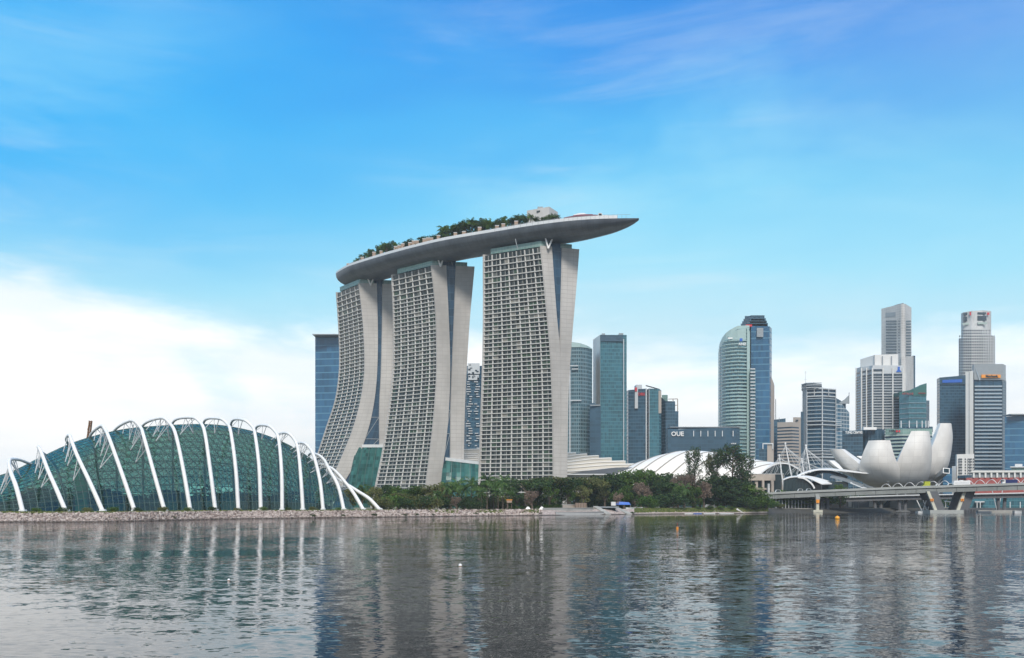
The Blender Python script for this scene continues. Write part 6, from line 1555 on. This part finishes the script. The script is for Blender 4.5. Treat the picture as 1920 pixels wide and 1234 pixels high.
for i, (px, y, dd, w_) in enumerate(((842, 903, 30, .95), (858, 896, 42, 1.0), (872, 906, 28, 1.0), (884, 893, 46, .95), (898, 900, 34, 1.0), (913, 886, 34, .95), (926, 902, 44, 1.0), (943, 889, 30, .95), (904, 914, 18, 1.1), (952, 908, 24, 1.0), (934, 914, 22, 1.0))):
    tree('palm', 'palm', px, y, D_(px, dd), w_, {5: 'tallest palm of the grove before the middle and widest hotel towers', 7: 'tall palm at the right side of the grove beside the spreading trees'}.get(i, f'feathery palm, {ORD[i]} of the grove below the low atrium'), 'palms in the grove')
for i, (px, y, k, lf, w_, dd) in enumerate(((986, 896, 'umbrella', 'dark', 1.25, 50), (1014, 894, 'umbrella', 'olive', 1.3, 56), (1042, 896, 'umbrella', 'dark', 1.2, 46), (1068, 894.5, 'umbrella', 'dark', 1.3, 58), (1092, 895, 'umbrella', 'olive', 1.2, 52))):
    tree(k, lf, px, y, D_(px, dd), w_, f"wide flat-topped spreading tree, {ORD[i]} of the row at the foot of the widest tower", 'spreading trees in a row')
for i, (px, y, k, lf, w_, dd) in enumerate(((970, 918, 'round', 'dark', 1.2, 42), (1002, 914, 'round', 'dark', 1.2, 60), (1028, 922, 'bush', 'dark', 1.3, 56), (1050, 916, 'round', 'dark', 1.0, 64), (1076, 920, 'round', 'dark', 1.2, 66), (1104, 912, 'round', 'dark', 1.2, 60), (1030, 907, 'loose', 'green', 1.0, 30), (1064, 910, 'loose', 'green', .9, 34), (1096, 908, 'loose', 'olive', 1.0, 30), (998, 918, 'loose', 'rust', 1.0, 20))):
    tree(k, lf, px, y, D_(px, dd), w_, f"{ {'dark': 'shadowy dark', 'green': 'thin green', 'olive': 'thin olive', 'rust': 'bare-looking brown'}[lf]} tree under the spreading trees, {ORD[i]} of the undergrowth", GT)
for i, (px, y, k, lf, w_, dd) in enumerate(((1122, 891, 'round', 'dark', 1.0, 62), (1143, 886, 'round', 'dark', 1.1, 56), (1166, 886, 'round', 'green', 1.1, 60), (1190, 882, 'umbrella', 'green', .9, 62), (1216, 881, 'round', 'dark', 1.1, 58), (1242, 886, 'round', 'dark', 1.1, 54), (1265, 888, 'umbrella', 'dark', .8, 60), (1134, 914, 'loose', 'olive', 1.0, 36), (1156, 918, 'loose', 'bright', .9, 30), (1170, 910, 'loose', 'green', 1.0, 38), (1180, 918, 'round', 'dark', 1.2, 44), (1128, 922, 'bush', 'dark', 1.3, 50), (1152, 926, 'bush', 'dark', 1.3, 48), (1215, 918, 'round', 'dark', 1.2, 40))):
    tree(k, lf, px, y, D_(px, dd), w_, f"{ {'dark': 'dense dark', 'green': 'dense mid green', 'olive': 'thin olive', 'bright': 'thin bright green'}[lf]} tree, {ORD[i]} of the clump behind the slipway and boats", GT)
tree('round', 'rust', 1202, 904, D_(1202, 34), .85, 'pinkish brown round tree behind the bright green bush', GT)
tree('loose', 'rust', 1160, 922, D_(1160, 24), .9, 'bare pinkish tree beside the blue tarpaulin', GT)
tree('bush', 'bright', 1212, 926, D_(1212, 16), 1.0, 'bright green round bush right of the boats', GT)
tree('bush', 'green', 1222, 932, D_(1222, 14), 1.0, 'small mid green bush nestled against the bright round bush', GT)
for i, (px, y, k, lf, w_, dd) in enumerate(((1282, 891, 'umbrella', 'rust', .55, 30), (1320, 902, 'loose', 'rust', .8, 18))): tree(k, lf, px, y, D_(px, dd), w_, ['reddish flowering tree left of the tall feathery tree', 'small reddish tree below the tall feathery tree'][i], GT)
for i, (px, y, w_, dd, lf) in enumerate(((1303, 846, .62, 26, 'dark'), (1345, 850, .72, 34, 'dark'), (1334, 858, .60, 42, 'olive'), (1374, 842, 1.05, 30, 'dark'), (1392, 858, .85, 38, 'dark'))):
    tree('sparse', lf, px, y, D_(px, dd), w_, ['tall see-through feathery tree standing alone against the white vault', 'tall feathery tree between the lone one and the biggest one', 'thin olive feathery tree rising behind its taller neighbours', 'biggest and tallest feathery tree before the white vault', 'tall feathery tree at the right edge of the high clump'][i], 'tall feathery trees before the vault')
for i, (px, y, k, lf, w_, dd) in enumerate(((1240, 905, 'round', 'dark', 1.1, 30), (1262, 902, 'palm', 'palm', 1.0, 18), (1284, 905, 'palm', 'palm', 1.0, 16), (1272, 912, 'round', 'dark', 1.2, 26), (1300, 912, 'round', 'green', 1.1, 14), (1312, 900, 'round', 'dark', 1.1, 34), (1334, 893, 'round', 'dark', 1.1, 30), (1356, 890, 'round', 'dark', 1.1, 26), (1378, 893, 'round', 'dark', 1.1, 24), (1398, 902, 'round', 'dark', 1.0, 20), (1346, 912, 'round', 'dark', 1.3, 20), (1372, 914, 'round', 'dark', 1.3, 18), (1252, 922, 'bush', 'dark', 1.5, 16))):
    tree(k, lf, px, y, D_(px, dd), w_, f"{ {'dark': 'dense dark tree', 'palm': 'drooping palm', 'green': 'mid green tree'}[lf]}, {ORD[i]} of the thick grove under the feathery trees", GT)
for i, (px, y, k, lf, w_, dd) in enumerate(((1406, 908, 'round', 'green', 1.2, 14), (1424, 918, 'bush', 'green', .95, 8), (1436, 928, 'bush', 'bright', 1.0, 8), (1412, 930, 'bush', 'green', 1.3, 5), (1398, 926, 'bush', 'dark', 1.4, 10), (1330, 948, 'bush', 'green', 1.9, 7), (1352, 948, 'bush', 'green', 1.9, 6), (1372, 949, 'bush', 'green', 1.9, 6), (1310, 949, 'bush', 'green', 1.9, 8), (1446, 938, 'bush', 'green', 1.4, 20), (1462, 944, 'bush', 'olive', 1.6, 14))):
    tree(k, lf, px, y, D_(px, dd), w_, ['big rounded green tree at the tip of the wooded point', 'wide green bush overhanging the water at the bridge end', 'bright green bush touching the left end of the bridge', 'low green bush at the waterline below the big rounded tree', 'dark bush behind the tipped boat', 'low green shrub by the white work tent', 'low green shrub right of the white work tent', 'low green shrub left of the tipped boat', 'low green shrub left of the white work tent', 'green bush under the left end of the bridge', 'olive bush on the dark bank under the bridge'][i], GT)
for i, (px, y, k, w_) in enumerate(((1480, 917, 'bush', 1.6), (1502, 914, 'bush', 1.5), (1532, 916, 'bush', 1.5), (1575, 908, 'round', .8))): tree(k, 'green', px, y, 722, w_, ['green shrub before the arched glass end of the low canopy', 'green shrub showing over the bridge left of the arch leg', 'green shrub right of the white arch leg', 'dark green tree below the museum left petals'][i], 'shrubs behind the bridge')
# small tufts on the bank
for i, (px, dd) in enumerate(((217, 2), (279, 2.5), (324, 2), (587, 2), (643, 2), (702, 2), (757, 2), (780, 2), (811, 2), (891, 3), (1012, 4), (1186, 3))):
    p = shore_pt(px, dd, .6); tree('bush', 'dark', px, HZ - (1.7 - CAMH + tr.uniform(-.1, .35)) * F / shore_d(px), p.y, 1.3, f'small dark tuft on the bank waterline, {ORD[i]} along from the conservatory end', 'tufts along the bank', .35)
for i, px in enumerate(list(range(70, 660, 47))): p = D_(px, 14); tree('bush', ['green', 'dark', 'olive'][i % 3], px, 950.5 - 1.5 * (i % 2), p, 1.3, f'low planting at the foot of the conservatory, {ORD[i]} clump along', 'planting at the conservatory foot')
for i, px in enumerate((884, 900, 916, 930, 946, 960, 976, 990)):
    tree('bush', 'dark' if i % 2 else 'olive', px, 922 + 4 * (i % 3), D_(px, 52 + 5 * (i % 2)), 1.25, f'dusky undergrowth shrub behind the palm trunks, {ORD[i]} of the row', 'undergrowth behind the palms')
# clipped hedge on the quay
h = thing('hedge', 'bright green clipped hedge on the quay behind the path', 'hedge', tuple(shore_pt(1035, 26))); c_ = MB()
for (x0, x1, n_) in ((950, 1012, 900), (1018, 1055, 1500)):
    for k in range(n_): q = shore_pt(tr.uniform(x0, x1), 28 + tr.uniform(-1, 1)); leaf(c_, q + Vector((0, 0, tr.uniform(0, 2.6 if x0 > 1000 else 1.9))), .5)
c_.build('leaves', LF['bright'], h)
# trees on the roof deck
def dtree(px, off, up, kind, lf, w_, label):
    """up: how far the crown shows above the rim of the deck, in photograph pixels."""
    p = deckpt(px, off); d = p.y; e = deckpt(px, 0); H = up * e.y / F + off * .27
    ytop = HZ - (DZ + H - CAMH) * F / d
    t_ = tree(kind, lf, px, ytop, d, w_, label, 'trees on the roof deck', DZ - .1); t_.location.x = p.x
clusters = [(646, 735, 14, 'dark-green roof-deck tree in the clump above the leftmost tower', (15, 24)), (820, 905, 16, 'dark-green roof-deck tree in the tall clump above the middle tower', (25, 34)), (905, 986, 13, 'dark-green roof-deck tree left of the white plant room', (20, 27)), (990, 1044, 7, 'low roof-deck tree in front of the white plant room', (14, 19))]
for (x0, x1, n_, lab, hs) in clusters:
    for k in range(n_):
        x = lerp(x0, x1, (k + .5) / n_) + tr.uniform(-2, 2); kd = tr.choice(['palm', 'palm', 'round', 'loose', 'loose'])
        hh = tr.uniform(*hs)
        if x0 < 700: hh = lerp(10, 24, math.sin(math.pi * min(1, (x - x0) / (x1 - x0) * .72))) + tr.uniform(-2, 2)
        dtree(x, tr.uniform(4.5, 11), hh, kd, tr.choice(['dark', 'green']), .85 if kd != 'palm' else 1.15, lab)
for k in range(17): dtree(730 + k * 5.6, 10, 17 + tr.uniform(-2, 4), 'bush', 'dark', .9, 'low shrub in the planted line between the two tree clumps of the roof deck')
for k in range(20): dtree(690 + k * 15 + tr.uniform(-3, 3), 5.2, 10, 'bush', 'dark', .8, 'small shrub at the edge of the roof deck')
# wood far behind everything, closing the view between the buildings
m_ = MB()
for k in range(16000):
    x = tr.uniform(560, 1900); d = tr.uniform(930, 1010); zt = 12 + 5 * math.sin(x * .031) + 3 * math.sin(x * .11 + 1)
    leaf(m_, Vector((WX(x, d), d, LZ + zt * tr.random() ** .8)), tr.uniform(1.4, 2.6))
tag(m_.build('far_woods', LF['dark']), 'dark far wood closing the gaps behind the towers', 'woods', kind='stuff')

# ================================================================ thin sea haze
m, t, o = newmat('haze air'); v = t.new('ShaderNodeVolumePrincipled'); v.inputs['Color'].default_value = (0.90, 0.95, 1.0, 1); v.inputs['Density'].default_value = 0.00008; v.inputs['Anisotropy'].default_value = 0.0
t.l.new(v.outputs[0], o.inputs['Volume'])
mb = MB(); mb.hexa([(-26000, -900, -2), (26000, -900, -2), (26000, 9500, -2), (-26000, 9500, -2), (-26000, -900, 380), (26000, -900, 380), (26000, 9500, 380), (-26000, 9500, 380)])
tag(mb.build('haze', m), 'thin pale haze over the bay', 'haze', kind='stuff')
